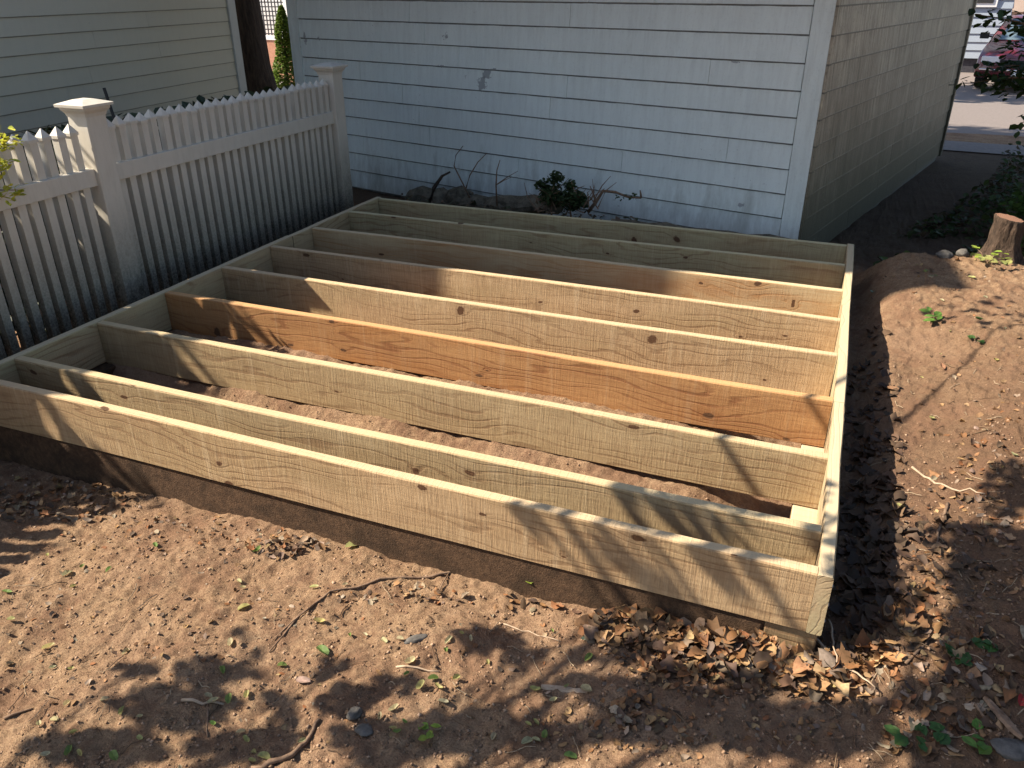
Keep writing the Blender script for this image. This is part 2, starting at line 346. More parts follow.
# ------------------------------------------------------------ clapboard helper (thing-local: u along wall, out = outward)
def clap_wall(name, L, z0, z1, ex, mat, parent, O, U, N, lip=.016, thick=.004, blen=(1.4, 3.2), seed=0, gable=None):
    r = random.Random(seed); m = MB(); O = np.array(O, float); U = np.array(U, float); N = np.array(N, float)
    z = z0; k = 0
    while z < z1 - 1e-4:
        zt = min(z + ex, z1); s = 0.0; s1 = L; 
        first = r.uniform(*blen) * r.random() + .3
        while s < s1 - 1e-6:
            e = min(s + (first if s == 0 else r.uniform(*blen)), s1)
            if s1 - e < .25: e = s1
            dz = [(r.random() - .5) * .003 for _ in range(3)]; nn = 4; V = []; F = []
            for i in range(nn + 1):
                uu = s + .0015 + (e - s - .003) * i / nn; zz = z + dz[0] + (dz[1] - dz[0]) * i / nn + .0008 * math.sin(i * 2 + k)
                for (oo, h) in ((0, zz), (lip, zz), (lip - .001, zz + .003), (thick, zt + .004), (0, zt + .004)):
                    q = O + U * uu + N * oo; V.append((q[0], q[1], h))
            for i in range(nn):
                for j in range(4): a = i * 5 + j; F.append((a, a + 5, a + 6, a + 1))
            F.append((0, 1, 2, 3, 4)); F.append(tuple(nn * 5 + j for j in (4, 3, 2, 1, 0)))
            m.add(V, F); s = e
        z += ex; k += 1
    # sheathing behind
    b0 = O - N * .02; q = []
    for uu in (0, L):
        for zz in (z0, z1): a = b0 + U * uu; q.append((a[0], a[1], zz))
    q2 = [tuple(np.array(a) + np.array([*(N[:2] * .019), 0])) for a in q]
    m.add(q + q2, [(0, 1, 3, 2), (4, 6, 7, 5), (0, 4, 5, 1), (2, 3, 7, 6), (1, 5, 7, 3), (0, 2, 6, 4)])
    o = m.build(name, mat, None)
    # consistent normals
    bm = bmesh.new(); bm.from_mesh(o.data); bmesh.ops.recalc_face_normals(bm, faces=bm.faces); bm.to_mesh(o.data); bm.free()
    o.parent = parent; o.location = -Vector(parent.location) if parent.rotation_euler.z == 0 else (0, 0, 0)
    return o
def put(m, name, mat, parent, bevel=0, smooth=False):
    o = m.build(name, mat, None, bevel=bevel, smooth=smooth); o.parent = parent; o.location = -Vector(parent.location); return o
def slab(O, U, N, u0, u1, o0, o1, z0, z1, m=None):
    m = m or MB(); V = []
    for zz in (z0, z1):
        for (a, b) in ((u0, o0), (u1, o0), (u1, o1), (u0, o1)): q = np.array(O) + np.array(U) * a + np.array(N) * b; V.append((q[0], q[1], zz))
    m.add(V, [(0, 3, 2, 1), (4, 5, 6, 7), (0, 1, 5, 4), (1, 2, 6, 5), (2, 3, 7, 6), (3, 0, 4, 7)]); return m

# ------------------------------------------------------------ white garage behind the frame
A = R(14); GC = np.array([-.2728, 3.5, 0]); GU = np.array([-math.cos(A), math.sin(A), 0]); GV = np.array([math.sin(A), math.cos(A), 0])
GW, GL = 4.50, 4.62; ZB, EX = -.312, .1523; ZT = ZB + EX * 15
garage = empty('garage', tuple(GC), label='old white clapboard garage with chipped paint behind the deck frame', cat='garage')
def wp(u, v):   # photo pixel -> point on garage front wall
    n = np.array([math.sin(A), math.cos(A), 0]) ; n = -GV; d = ray(u, v); return CAM + d * ((GC - CAM) @ n) / (d @ n)
pk = []
for (u, v, rx, rz) in ((483, 84, .045, .05), (487, 74, .045, .03), (495, 69, .03, .008), (446, 36, .028, .03), (442, 66, .03, .01), (306, 38, .02, .05), (320, 38, .02, .03), (742, 205, .02, .02), (735, 62, .03, .01)):
    q = wp(u, v); pk.append((q[0], q[1], q[2], rx, rz))
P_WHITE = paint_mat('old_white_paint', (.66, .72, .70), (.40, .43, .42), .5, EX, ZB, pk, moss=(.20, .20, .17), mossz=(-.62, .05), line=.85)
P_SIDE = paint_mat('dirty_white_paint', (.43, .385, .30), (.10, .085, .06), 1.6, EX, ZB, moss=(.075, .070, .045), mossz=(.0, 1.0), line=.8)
P_TRIM = paint_mat('white_trim_paint', (.63, .69, .67), (.38, .41, .40), .7, 0, 0, moss=(.28, .28, .25), mossz=(-.6, 0))
def local_tc(mat): pass
def at_parent(o, par): o.parent = par; o.location = -Vector(par.location)
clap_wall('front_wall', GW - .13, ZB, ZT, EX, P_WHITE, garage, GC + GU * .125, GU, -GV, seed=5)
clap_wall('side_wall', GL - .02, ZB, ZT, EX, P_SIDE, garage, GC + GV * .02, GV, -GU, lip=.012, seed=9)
m = MB(); slab(GC, GU, -GV, 0, .12, 0, .024, ZB - .01, ZT, m); put(m, 'corner_board', P_TRIM, garage, .003)
m = MB(); slab(GC, GU, -GV, GW - .01, GW + .11, 0, .024, ZB - .01, ZT, m); put(m, 'corner_board', P_TRIM, garage, .003)
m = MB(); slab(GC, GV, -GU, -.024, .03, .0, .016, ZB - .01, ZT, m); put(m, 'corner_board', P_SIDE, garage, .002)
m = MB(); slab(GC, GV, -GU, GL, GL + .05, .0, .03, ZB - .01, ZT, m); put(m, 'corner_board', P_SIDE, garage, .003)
CONC = simple('concrete', (.12, .115, .10), (.24, .23, .21), 14, .95, .5, .005)
m = MB(); slab(GC, GU, -GV, .02, GW, -.10, -.012, -.6, ZB + .002, m); slab(GC, GV, -GU, .11, GL, -.10, -.012, -.6, ZB + .002, m); put(m, 'foundation', CONC, garage)
m = MB(); slab(GC, GV, GU, .02, GL, GW - .0, GW + .02, -.5, ZT, m); slab(GC, GU, GV, .02, GW, GL, GL + .02, -.5, ZT, m); put(m, 'back_wall', P_TRIM, garage)
# gable roof, ridge along GU
SH = simple('roof_shingles', (.06, .06, .06), (.13, .125, .12), 30, .95, .6, .006)
m = MB(); rz_ = ZT + 1.5; e = .75; V = []
for uu in (-e, GW + e):
    for (vv, zz) in ((-e, ZT - .05), (GL / 2, rz_), (GL + e, ZT - .05), (GL + e, ZT + .03), (GL / 2, rz_ + .09), (-e, ZT + .03)):
        q = GC + GU * uu + GV * vv; V.append((q[0], q[1], zz))
m.add(V, [(0, 1, 7, 6), (1, 2, 8, 7), (2, 3, 9, 8), (3, 4, 10, 9), (4, 5, 11, 10), (5, 0, 6, 11), (0, 5, 4, 1), (1, 4, 3, 2), (6, 7, 10, 11), (7, 8, 9, 10)]); put(m, 'roof', SH, garage)
for uu in (.01, GW - .03):
    m = MB(); V = []
    for d_ in (0, .02):
        for (vv, zz) in ((.03, ZT), (GL / 2, rz_ - .03), (GL, ZT)): q = GC + GU * (uu + d_) + GV * vv; V.append((q[0], q[1], zz))
    m.add(V, [(0, 1, 2), (3, 5, 4), (0, 3, 4, 1), (1, 4, 5, 2), (2, 5, 3, 0)])
    put(m, 'gable', P_SIDE, garage)

# ------------------------------------------------------------ neighbour's beige house, left
HA = R(96); HU = np.array([-math.cos(HA), -math.sin(HA), 0])   # from the far corner towards the near one
HN = np.array([math.sin(HA), -math.cos(HA), 0]); HO = onx(246, 95, -6.1); HO[2] = 0
ylen = 4.88; HH = 5.9; z0h = float(onx(0, 58, -5.7)[2]) 
house = empty('neighbour_house', tuple(HO), label='beige vinyl-sided house behind the white picket fence', cat='house')
z0h = z0h - .127 * 12
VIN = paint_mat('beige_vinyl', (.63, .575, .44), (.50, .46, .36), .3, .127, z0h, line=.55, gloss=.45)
VTR = simple('beige_trim', (.56, .56, .52), (.62, .62, .58), 8, .5, .05)
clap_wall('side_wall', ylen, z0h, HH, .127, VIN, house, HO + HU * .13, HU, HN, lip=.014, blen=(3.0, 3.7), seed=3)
m = MB(); slab(HO, HU, HN, 0, .125, -.02, .026, z0h - .1, HH, m); put(m, 'corner_board', VTR, house, .003)
m = MB(); slab(HO, HU, HN, ylen + .1, ylen + .2, -.02, .026, z0h - .1, HH, m); put(m, 'corner_board', VTR, house, .003)
m = MB(); slab(HO, HU, HN, 0, ylen + .2, -8, -.021, -.6, HH, m); put(m, 'wall_core', VIN, house)
m = MB(); V = []
for uu in (-.3, ylen + .22):
    for (oo, zz) in ((.12, HH - .02), (-4, HH + 2.4), (-8.3, HH - .02), (-8.3, HH + .1), (-4, HH + 2.55), (.12, HH + .1)):
        q = HO + HU * uu + HN * oo; V.append((q[0], q[1], zz))
m.add(V, [(0, 1, 7, 6), (1, 2, 8, 7), (2, 3, 9, 8), (3, 4, 10, 9), (4, 5, 11, 10), (5, 0, 6, 11), (0, 5, 4, 1), (1, 4, 3, 2), (6, 7, 10, 11), (7, 8, 9, 10)]); put(m, 'roof', SH, house)

# ------------------------------------------------------------ picket fence
def fence_mat():
    m = newmat('fence_vinyl', .45, spec=.4); g = G(m); P = g.n('TexCoord').outputs['Object']; G2 = g.n('NewGeometry').outputs['Position']
    sp = g.n('SeparateXYZ'); g.lk(G2, sp.inputs[0])
    n1 = g.noise(g.vm('MULTIPLY', G2, (30, 30, 7)), 1, 5, .7); n2 = g.noise(G2, 90, 4, .7)
    mm = g.math('ADD', sp.outputs[2], g.math('MULTIPLY', g.math('SUBTRACT', n1, .5), .45))
    mr = g.n('MapRange'); g.lk(mm, mr.inputs[0]); mr.inputs[1].default_value = .40; mr.inputs[2].default_value = -.14
    c = g.mix(g.ramp(n1, [(.45, 0.0), (.75, .35)]), (.60, .555, .48), (.40, .36, .29))
    c = g.mix(g.math('MULTIPLY', mr.outputs[0], g.ramp(n2, [(.25, .55), (.6, 1.0)])), c, (.065, .055, .036))
    g.lk(c, g.b.inputs['Base Color']); return m
FV = fence_mat(); XF = -3.42
fence = empty('picket_fence', (XF, 1.14, -.36), label='white picket fence with capped posts left of the deck frame', cat='fence')
def fpart(m, name, par=fence, bevel=.003):
    o = m.build(name, FV, None, bevel=bevel); o.parent = par; o.location = (0, 0, 0); return o
FL = lambda x, y, z: (x - XF, y - 1.14, z + .36)
for py in (-1.30, 1.14, 3.17):
    pe = MB(); pe.box(FL(XF - .058, py - .058, -.5), FL(XF + .058, py + .058, .80)); post = fpart(pe, 'post', bevel=.005)
    c = MB(); V = []
    for (r_, z_) in ((.058, .775), (.062, .79), (.074, .805), (.076, .815), (.088, .818), (.089, .830), (.03, .848)):
        for (a, b) in ((-1, -1), (1, -1), (1, 1), (-1, 1)): V.append(FL(XF + a * (r_ + .0008), py + b * (r_ + .0008), z_))
    F = [(i * 4 + j, i * 4 + (j + 1) % 4, i * 4 + 4 + (j + 1) % 4, i * 4 + 4 + j) for i in range(6) for j in range(4)] + [(24, 25, 26, 27)]
    c.add(V, F); cp = c.build('post_cap', FV, None); cp.parent = post
for (a, b, zz) in ((-1.24, 1.082, 0), (1.198, 3.112, 0)):
    m = MB(); m.box(FL(XF - .018, a, .462), FL(XF + .036, b, .542)); fpart(m, 'rail')
    m = MB(); m.box(FL(XF - .018, a, -.26), FL(XF + .036, b, -.17)); fpart(m, 'rail')
pk = MB(); h = .0195
V = []
for (r_, z_) in ((h, -.32), (h, .700), (h + .0045, .701), (h + .0045, .714), (.001, .752)):
    for (a, b) in ((-1, -1), (1, -1), (1, 1), (-1, 1)): V.append((a * r_, b * r_, z_ + .36))
pk.add(V, [(i * 4 + j, i * 4 + (j + 1) % 4, i * 4 + 4 + (j + 1) % 4, i * 4 + 4 + j) for i in range(4) for j in range(4)] + [(16, 17, 18, 19)])
p0 = None
ylist = [1.245 + .0705 * i for i in range(27)] + [1.030 - .0705 * i for i in range(32)]
for y in ylist:
    if p0 is None: p0 = pk.build('picket', FV, fence); o = p0
    else: o = p0.copy(); C.objects.link(o); o.parent = fence
    # pickets stand behind the mid rail's front face
    o.location = (random.uniform(-.002, .002), y - 1.14, random.uniform(-.004, .004)); o.rotation_euler = (random.uniform(-.006, .006), 0, random.uniform(-.02, .02))

# ------------------------------------------------------------ foliage helpers
def leafquads(m, pos, size, r, tint, flat=False, fold=.25):
    # leaf = 6-vertex pointed blade, folded along the midrib
    a = np.array([r.uniform(-1, 1), r.uniform(-1, 1), r.uniform(-.6, .6) if not flat else r.uniform(-.15, .15)]); a /= np.linalg.norm(a)
    up = np.array([r.uniform(-.6, .6), r.uniform(-.6, .6), 1.0]) if not flat else np.array([r.uniform(-.25, .25), r.uniform(-.25, .25), 1.])
    b = np.cross(up, a); b /= np.linalg.norm(b) + 1e-9; n = np.cross(a, b); w_ = size * r.uniform(.26, .4)
    P = [pos - a * size * .5, pos - a * size * .15 + b * w_ + n * fold * w_, pos + a * size * .2 + b * w_ * .8 + n * fold * w_, pos + a * size * .5, pos + a * size * .2 - b * w_ * .8 + n * fold * w_, pos - a * size * .15 - b * w_ + n * fold * w_]
    m.add(P, [(0, 3, 2, 1), (0, 5, 4, 3)], tint)
def vary(c, r, s=.25): k = 1 + r.uniform(-s, s); return (c[0] * k * (1 + r.uniform(-.1, .1)), c[1] * k, c[2] * k * (1 + r.uniform(-.1, .1)))
def crown_blob(m, c, rad, n, size, col, r, squash=(1, 1, 1), shell=.5):
    for _ in range(n):
        d = np.array([r.gauss(0, 1) for _ in range(3)]); d /= np.linalg.norm(d); q = np.array(c) + d * rad * (shell + (1 - shell) * r.random()) * np.array(squash)
        leafquads(m, q, size * r.uniform(.7, 1.3), r, vary(col, r))

# trees whose shade falls on the yard; crowns hang over the left boundary, outside the frame of the photo
SH_E = [  # photo px ellipses of shade on the ground: cx, cy, rx, ry, leaves
    (95, 742, 60, 18, 42), (165, 700, 62, 20, 52), (215, 668, 40, 14, 18), (40, 742, 40, 14, 14), (230, 740, 60, 18, 34), (262, 694, 12, 9, 4), (130, 664, 18, 8, 5), (330, 660, 16, 8, 4),
    (345, 700, 30, 14, 14), (400, 686, 34, 12, 14), (330, 668, 20, 8, 4), (372, 738, 46, 20, 34), (282, 712, 12, 7, 3), (236, 634, 9, 7, 3), (250, 650, 8, 5, 2),
    (488, 640, 34, 13, 24), (525, 655, 26, 10, 14), (470, 730, 60, 20, 50), (560, 745, 50, 18, 44), (620, 660, 60, 9, 18), (575, 690, 40, 10, 16),
    (700, 728, 95, 26, 170), (820, 740, 95, 26, 200), (640, 700, 50, 14, 40), (950, 720, 85, 42, 360), (900, 668, 50, 12, 34),
    (985, 640, 60, 55, 330), (985, 560, 50, 44, 190), (1010, 490, 34, 26, 44), (935, 520, 30, 12, 18), (960, 610, 30, 18, 28), (890, 600, 20, 30, 14),
    (24, 492, 34, 16, 10), (30, 540, 18, 6, 3), (690, 690, 40, 10, 16), (770, 700, 34, 8, 12)]
SH_T = [(700, 500, 70, 14, 22), (760, 520, 60, 14, 26), (660, 520, 60, 10, 14), (760, 565, 60, 12, 22), (690, 540, 60, 10, 12), (830, 430, 14, 20, 5), (828, 545, 14, 20, 8), (835, 505, 12, 12, 5),
        (640, 545, 60, 14, 16), (600, 560, 50, 10, 10), (560, 520, 40, 8, 6), (960, 300, 50, 10, 10), (1000, 320, 30, 12, 6)]
r = random.Random(11); cm = MB(); centres = []
for lst, zz in ((SH_E, -.31), (SH_T, -.05)):
    for (cx, cy, rx, ry, n_) in lst:
        if cx > 880 and zz < -.2: zz_ = -.13
        else: zz_ = zz
        n_ = int(n_ * 2.1)
        t0 = r.uniform(2.5, 3.0) if cx < 600 and zz < -.2 else r.uniform(3.0, 3.5); k_ = 0; c0 = onz(cx, cy, zz_) - S * t0; centres.append(c0)
        for _ in range(n_):
            a_ = r.uniform(0, 6.283); q_ = math.sqrt(r.random()); P = onz(cx + rx * q_ * math.cos(a_), cy + ry * q_ * math.sin(a_), zz_)
            leafquads(cm, P - S * (t0 + r.uniform(-.22, .22)), r.uniform(.04, .07), r, vary((.05, .11, .025), r))
cc = np.mean(centres, axis=0); TB = np.array([-5.9, -4.6, -.4])
tree = empty('maple_tree', tuple(TB), label='leafy tree behind the photographer whose branches shade the front yard', cat='tree')
put(cm, 'crown', CROWN, tree)
tm = MB(); top = TB + np.array([.2, .25, 3.0]); tm.tube([TB, TB + (.05, .05, 1.2), top, top + (.1, .3, 1.4)], [.17, .14, .11, .06], 10, .06)
for c0 in centres[::2]:
    mid = (top + c0) / 2 + np.array([0, 0, .25]); tm.tube([top, mid, c0], [.05, .022, .006], 5)
put(tm, 'trunk', BARK, tree, smooth=True)

for i_, (tx, ty, hh) in enumerate(((2.5, -9, 1), (7.5, -4.5, 1.1), (8.5, 3.5, 1.0), (-1.5, -12, 1.15), (10, 11, 1.2), (-5.2, 16.2, 1.0))):  # unseen trees added to block sky light; the last one shades the car
    r = random.Random(60 + i_); e_ = empty('added_blocker_tree', (tx, ty, -.4), label=('broad sky-blocking tree added behind the photographer', 'big sky-blocking tree added right of the yard nearest the camera', 'big sky-blocking tree added right of the garage path', 'tall sky-blocking tree added far behind the photographer', 'tall sky-blocking tree added on the far side of the driveway', 'unseen tall tree added behind the garage to shade the parked car')[i_], cat='tree')
    m = MB(); m.tube([(tx, ty, -.6), (tx + .1, ty, 2), (tx, ty + .1, 5 * hh), (tx, ty, 8 * hh)], [.3, .22, .16, .06], 10, .06); cl = MB()
    for k_ in range(16):
        c0 = np.array([tx + r.uniform(-2.4, 2.4), ty + r.uniform(-2.4, 2.4), r.uniform(1.6, 9.5) * hh]); m.tube([(tx, ty, c0[2] * .6), c0], [.06, .02], 5); crown_blob(cl, c0, 1.25, 130, .34, (.05, .10, .025), r, shell=.2)
    put(m, 'trunk', BARK, e_, smooth=True); put(cl, 'crown', CROWN, e_)

r = random.Random(71); m = MB(); yt = empty('added_fence_shader', (-5.0, -.9, -.4), label='unseen leafy tree added outside the fence at the left to shade its near posts', cat='tree')  # unseen leaf clump added along the sun rays to shade the fence
for i in range(4200):
    y_ = r.uniform(-1.2, 1.75); z_ = r.uniform(-.35, .84 + .07 * math.sin(y_ * 9) + .05 * math.sin(y_ * 23))
    if z_ > .55 and r.random() < .66: continue
    if y_ < -.5 and (z_ > .35 or r.random() < .5): continue
    if y_ > .9 and z_ > .45: continue
    leafquads(m, np.array([-3.4, y_, z_]) - S * r.uniform(2.9, 3.6), r.uniform(.06, .11), r, vary((.05, .11, .025), r))
put(m, 'crown', CROWN, yt); m = MB(); m.tube([(-5.0, -.9, -.6), (-5.1, -.85, .8), (-5.3, -.7, 2.0)], [.06, .05, .03], 8)
for i in range(9): m.tube([(-5.3, -.7, 1.9), (-5.35, -.8 + .12 * i, 2.1 + .05 * i), (-5.5, -1.4 + .25 * i, 1.8 + .12 * i)], [.02, .012, .005], 5)
put(m, 'trunk', BARK, yt)

# trunk in the gap between the two buildings, with its crown high above
tr = empty('shade_tree', (-7.1, 7.0, -.4), label='thick dark tree trunk in the gap between the two buildings', cat='tree')
m = MB(); pts = [(-7.09, 7.0, -.6), (-7.14, 7, -.1), (-7.2, 7, .4), (-7.24, 7, 1.2), (-7.26, 7.05, 2.6), (-7.1, 7.1, 4.5), (-6.9, 7.2, 6.5)]
m.tube(pts, [.40, .32, .285, .265, .25, .22, .15], 28, .07); 
r = random.Random(4); cl = MB()
for i in range(26):
    c0 = np.array([-6.6 + r.uniform(-1.6, 1.6), 6.7 + r.uniform(-.9, .9), 8.0 + r.uniform(-.7, .7)]); m.tube([(-7.1, 7.1, 4.3 + r.random()), (c0 + np.array([-7.1, 7.1, 5])) / 2, c0], [.08, .05, .015], 5)
    crown_blob(cl, c0, .7, 200, .17, (.05, .10, .025), r, shell=.2)
put(m, 'trunk', BARK, tr, smooth=True); put(cl, 'crown', CROWN, tr)

# ------------------------------------------------------------ things seen in the left gap
TH = empty('arborvitae', tuple(ony(286, 95, 11.5)), label='narrow sunlit evergreen in the gap beside the garage', cat='shrub')
r = random.Random(5); m = MB(); bt = ony(287, 96, 11.5); tp = ony(281, 6, 11.5); hgt = tp[2] - bt[2] + .5
for i in range(5200):
    t_ = r.random() ** .8; rad = .30 * (1 - t_) ** .55 * (.75 + .25 * r.random()) * (1 + .15 * math.sin(t_ * 17)); a_ = r.uniform(0, 6.283)
    q = np.array([bt[0] + (tp[0] - bt[0]) * t_ + math.cos(a_) * rad, 11.5 + math.sin(a_) * rad, bt[2] - .5 + hgt * t_])
    leafquads(m, q, r.uniform(.04, .09), r, vary((.13, .21, .03), r, .35))
put(m, 'foliage', LEAF, TH); m = MB(); m.tube([(bt[0], 11.5, bt[2] - .6), (tp[0], 11.5, tp[2] - .15)], [.05, .01], 6); put(m, 'trunk', BARK, TH)
BRICK = simple('brick', (.42, .20, .13), (.55, .30, .20), 12, .9, .3)
PW = newmat('white_paint_clean', .5, (.80, .80, .80)); PW2 = simple('white_paint', (.74, .76, .78), (.82, .82, .82), 5, .5, .05)
bw = ony(272, 40, 15.0)
porch = empty('brick_porch', (bw[0], 15, -.6), label='brick porch with white square lattice seen through the gap beside the garage', cat='porch')
m = MB(); m.box((bw[0] - 3, 15, -2.2), (bw[0] + 1.15, 16.5, bw[2])); put(m, 'brick_wall', BRICK, porch)
m = MB(); zt_ = bw[2]; m.box((bw[0] - 3, 14.98, zt_ + .002), (bw[0] + .62, 15.1, zt_ + .10)); m.box((bw[0] - 3, 14.98, zt_ + .85), (bw[0] + .62, 15.1, zt_ + .98)); m.box((bw[0] + .45, 14.97, zt_ + .1), (bw[0] + .62, 15.11, zt_ + .85)); put(m, 'lattice_frame', PW, porch)
m = MB()
DKL = newmat('dark_lattice', .6, (.05, .05, .06))
for i in range(26): x_ = bw[0] - 1.8 + i * .09; m.box((x_, 15.0, zt_ + .1), (x_ + .022, 15.02, zt_ + .85))
for i in range(8): m.box((bw[0] - 1.8, 15.022, zt_ + .12 + i * .095), (bw[0] + .45, 15.04, zt_ + .142 + i * .095))
put(m, 'lattice', DKL, porch)
m = MB(); m.box((bw[0] - 3, 15.6, zt_), (bw[0] + 1.1, 15.7, zt_ + 3.2)); put(m, 'panel', PW2, porch)
st_ = ony(296, 76, 13)
m = MB(); m.box((st_[0] - .25, 12.9, st_[2] - .5), (st_[0] + .6, 13.6, st_[2] + .1)); tag(m.build('brick_step', BRICK, bevel=.01), 'pinkish brick step beside the evergreen in the gap', 'step')
m = MB(); q = ony(291, 20, 14.2); m.box((q[0] - .05, 14.2, -2), (q[0] + .07, 14.32, 3)); tag(m.build('white_post', PW, bevel=.005), 'tall white porch post right of the narrow evergreen', 'post')

# ------------------------------------------------------------ right background: white house, parked car
wh = ony(963, 58, 24.0)
hse = empty('white_house', (wh[0], 24, wh[2]), label='white clapboard house across the driveway behind the car', cat='house')
WS = paint_mat('shaded_white_siding', (.34, .39, .46), (.26, .30, .36), .2, .2, wh[2], line=.6)  # white siding darkened and blued: its shade is painted into the colour
LW = ony(1000, 40, 24.0)[0] - wh[0] + .1
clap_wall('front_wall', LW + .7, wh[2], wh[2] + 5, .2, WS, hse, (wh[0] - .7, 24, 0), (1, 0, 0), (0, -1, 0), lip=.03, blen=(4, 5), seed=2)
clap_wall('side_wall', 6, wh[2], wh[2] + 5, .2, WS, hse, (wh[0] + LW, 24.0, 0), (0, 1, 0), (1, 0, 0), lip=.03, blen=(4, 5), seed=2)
m = MB(); m.box((wh[0] - .7, 24.04, -2.5), (wh[0] + LW - .03, 30, wh[2])); put(m, 'foundation', simple('dark_foundation', (.03, .03, .04), (.07, .07, .08)), hse)
m = MB(); q = ony(978, 2, 24); m.box((q[0] - .35, 23.93, q[2] - .12), (q[0] + .45, 23.99, q[2] + 1.3)); wf = put(m, 'window', PW, hse, .01)
GLS = newmat('dark_glass', .08, (.03, .035, .04), .6)
m = MB(); m.box((q[0] - .25, 23.91, q[2] - .02), (q[0] + .35, 23.929, q[2] + 1.2)); gl = m.build('pane', GLS); gl.parent = wf
m = MB(); V = []
for xx in (wh[0] - 1.2, wh[0] + LW + .3):
    for (yy, zz) in ((23.6, wh[2] + 4.9), (27, wh[2] + 7.2), (30.4, wh[2] + 4.9), (30.4, wh[2] + 5.05), (27, wh[2] + 7.35), (23.6, wh[2] + 5.05)): V.append((xx, yy, zz))
m.add(V, [(0, 1, 7, 6), (1, 2, 8, 7), (2, 3, 9, 8), (3, 4, 10, 9), (4, 5, 11, 10), (5, 0, 6, 11), (0, 5, 4, 1), (1, 4, 3, 2), (6, 7, 10, 11), (7, 8, 9, 10)]); put(m, 'roof', SH, hse)
pg = ony(1010, 12, 31)
PKH = simple('pinkish_stucco', (.62, .46, .38), (.70, .54, .45), 6, .9, .2)
m = MB(); m.box((pg[0] - .3, 31.5, -2), (pg[0] + 6, 36, pg[2] + .0)); e2 = empty('pink_outbuilding', (pg[0], 31.5, -1), label='low sunlit pinkish building far behind the parked car', cat='building'); put(m, 'wall', PKH, e2)
m = MB(); m.box((pg[0] - .6, 31.2, pg[2] + .002), (pg[0] + 6.3, 36.3, pg[2] + 2.2)); put(m, 'upper_wall', PKH, e2)
# car
MAR = newmat('maroon_paint', .25, (.10, .008, .014), .6); MAR.node_tree.nodes['Principled BSDF'].inputs['Coat Weight'].default_value = .6
BLK = newmat('black_rubber', .7, (.02, .02, .02)); CHR = newmat('chrome', .15, (.7, .7, .72)); CHR.node_tree.nodes['Principled BSDF'].inputs['Metallic'].default_value = 1
BGL = newmat('windshield_glass', .06, (.10, .14, .17), .8); LMP = newmat('lamp_lens', .1, (.75, .75, .78), .6)
gz = float(gh(3, 16, False)) + .02
gz = float(gh(4, 19.5, False)) + .02; cp_ = ony(1026, 62, 19.2)
car = empty('parked_car', (cp_[0] - .05, 19.2, gz), R(-14), label='maroon car parked nose first across the driveway', cat='car')
# local: x across, +y backwards (length), z up; front at y=0
prof = [(0.02, .28), (0.0, .45), (.03, .62), (.12, .74), (.5, .86), (1.15, .98), (1.9, 1.42), (2.5, 1.50), (3.5, 1.47), (4.15, 1.10), (4.55, 1.02), (4.62, .6), (4.58, .3)]
def body(parent):
    V = []; F = []; xs_ = [-.9, -.86, -.72, -.4, 0, .4, .72, .86, .9]
    for xi, x in enumerate(xs_):
        e_ = abs(x) / .9
        for (yy, zz) in prof:
            tum = max(0, zz - .95) * .36; sc_ = 1 - tum / .9; pinch = .14 * e_ ** 4 if yy < .2 else 0
            V.append((x * sc_, yy + pinch, zz - (.05 * e_ ** 6 if zz > .5 else 0)))
    k = len(prof)
    for i in range(len(xs_) - 1):
        for j in range(k): F.append((i * k + j, i * k + (j + 1) % k, (i + 1) * k + (j + 1) % k, (i + 1) * k + j))
    F.append(tuple(range(k))); F.append(tuple((len(xs_) - 1) * k + j for j in range(k))[::-1])
    o = mesh_obj('body', V, F, MAR, parent, smooth=True); bm = bmesh.new(); bm.from_mesh(o.data); bmesh.ops.recalc_face_normals(bm, faces=bm.faces); bm.to_mesh(o.data); bm.free()
    o.modifiers.new('bevel', 'BEVEL').width = .02; return o
body(car)
def cpart(name, mat, fn, parent=car, bevel=.01): m = MB(); fn(m); return m.build(name, mat, parent, bevel=bevel)
cpart('windshield', BGL, lambda m: m.add([(-.70, 1.17, 1.005), (.70, 1.17, 1.005), (.58, 1.86, 1.415), (-.58, 1.86, 1.415), (-.70, 1.2, .96), (.70, 1.2, .96), (.58, 1.9, 1.37), (-.58, 1.9, 1.37)], [(0, 1, 2, 3), (7, 6, 5, 4), (0, 4, 5, 1), (1, 5, 6, 2), (2, 6, 7, 3), (3, 7, 4, 0)]))
cpart('grille', BLK, lambda m: m.box((-.42, -.02, .50), (.42, .03, .66)))
cpart('bumper', CHR, lambda m: m.box((-.80, -.035, .44), (.80, .05, .475)))
cpart('license_plate', PW, lambda m: m.box((-.16, -.05, .30), (.16, -.036, .43)))
for sx_ in (-1, 1):
    cpart('headlight', LMP, lambda m: m.box((sx_ * .62 - .18, -.0, .60), (sx_ * .62 + .18, .16, .72)))
    def mir(m): m.tube([(sx_ * .82, 1.38, 1.03), (sx_ * 1.0, 1.36, 1.06)], .02, 6); m.box((sx_ * 1.02 - .09, 1.32, 1.0), (sx_ * 1.02 + .09, 1.42, 1.13))
    cpart('side_mirror', BLK, mir, bevel=.02)
    for yw in (.85, 3.6):
        def tyre(m): m.tube([(sx_ * .72, yw, .31), (sx_ * .91, yw, .31)], .31, 24)
        t_ = cpart('wheel', BLK, tyre, bevel=.02)
        cpart('rim', CHR, lambda m: m.tube([(sx_ * .905, yw, .31), (sx_ * .918, yw, .31)], .19, 16), t_)
    cpart('side_window', BGL, lambda m: m.add([(sx_ * .885, 1.3, .99), (sx_ * .885, 3.9, 1.05), (sx_ * .745, 3.4, 1.40), (sx_ * .745, 2.0, 1.38)], [(0, 1, 2, 3)] if sx_ > 0 else [(3, 2, 1, 0)]), bevel=0)

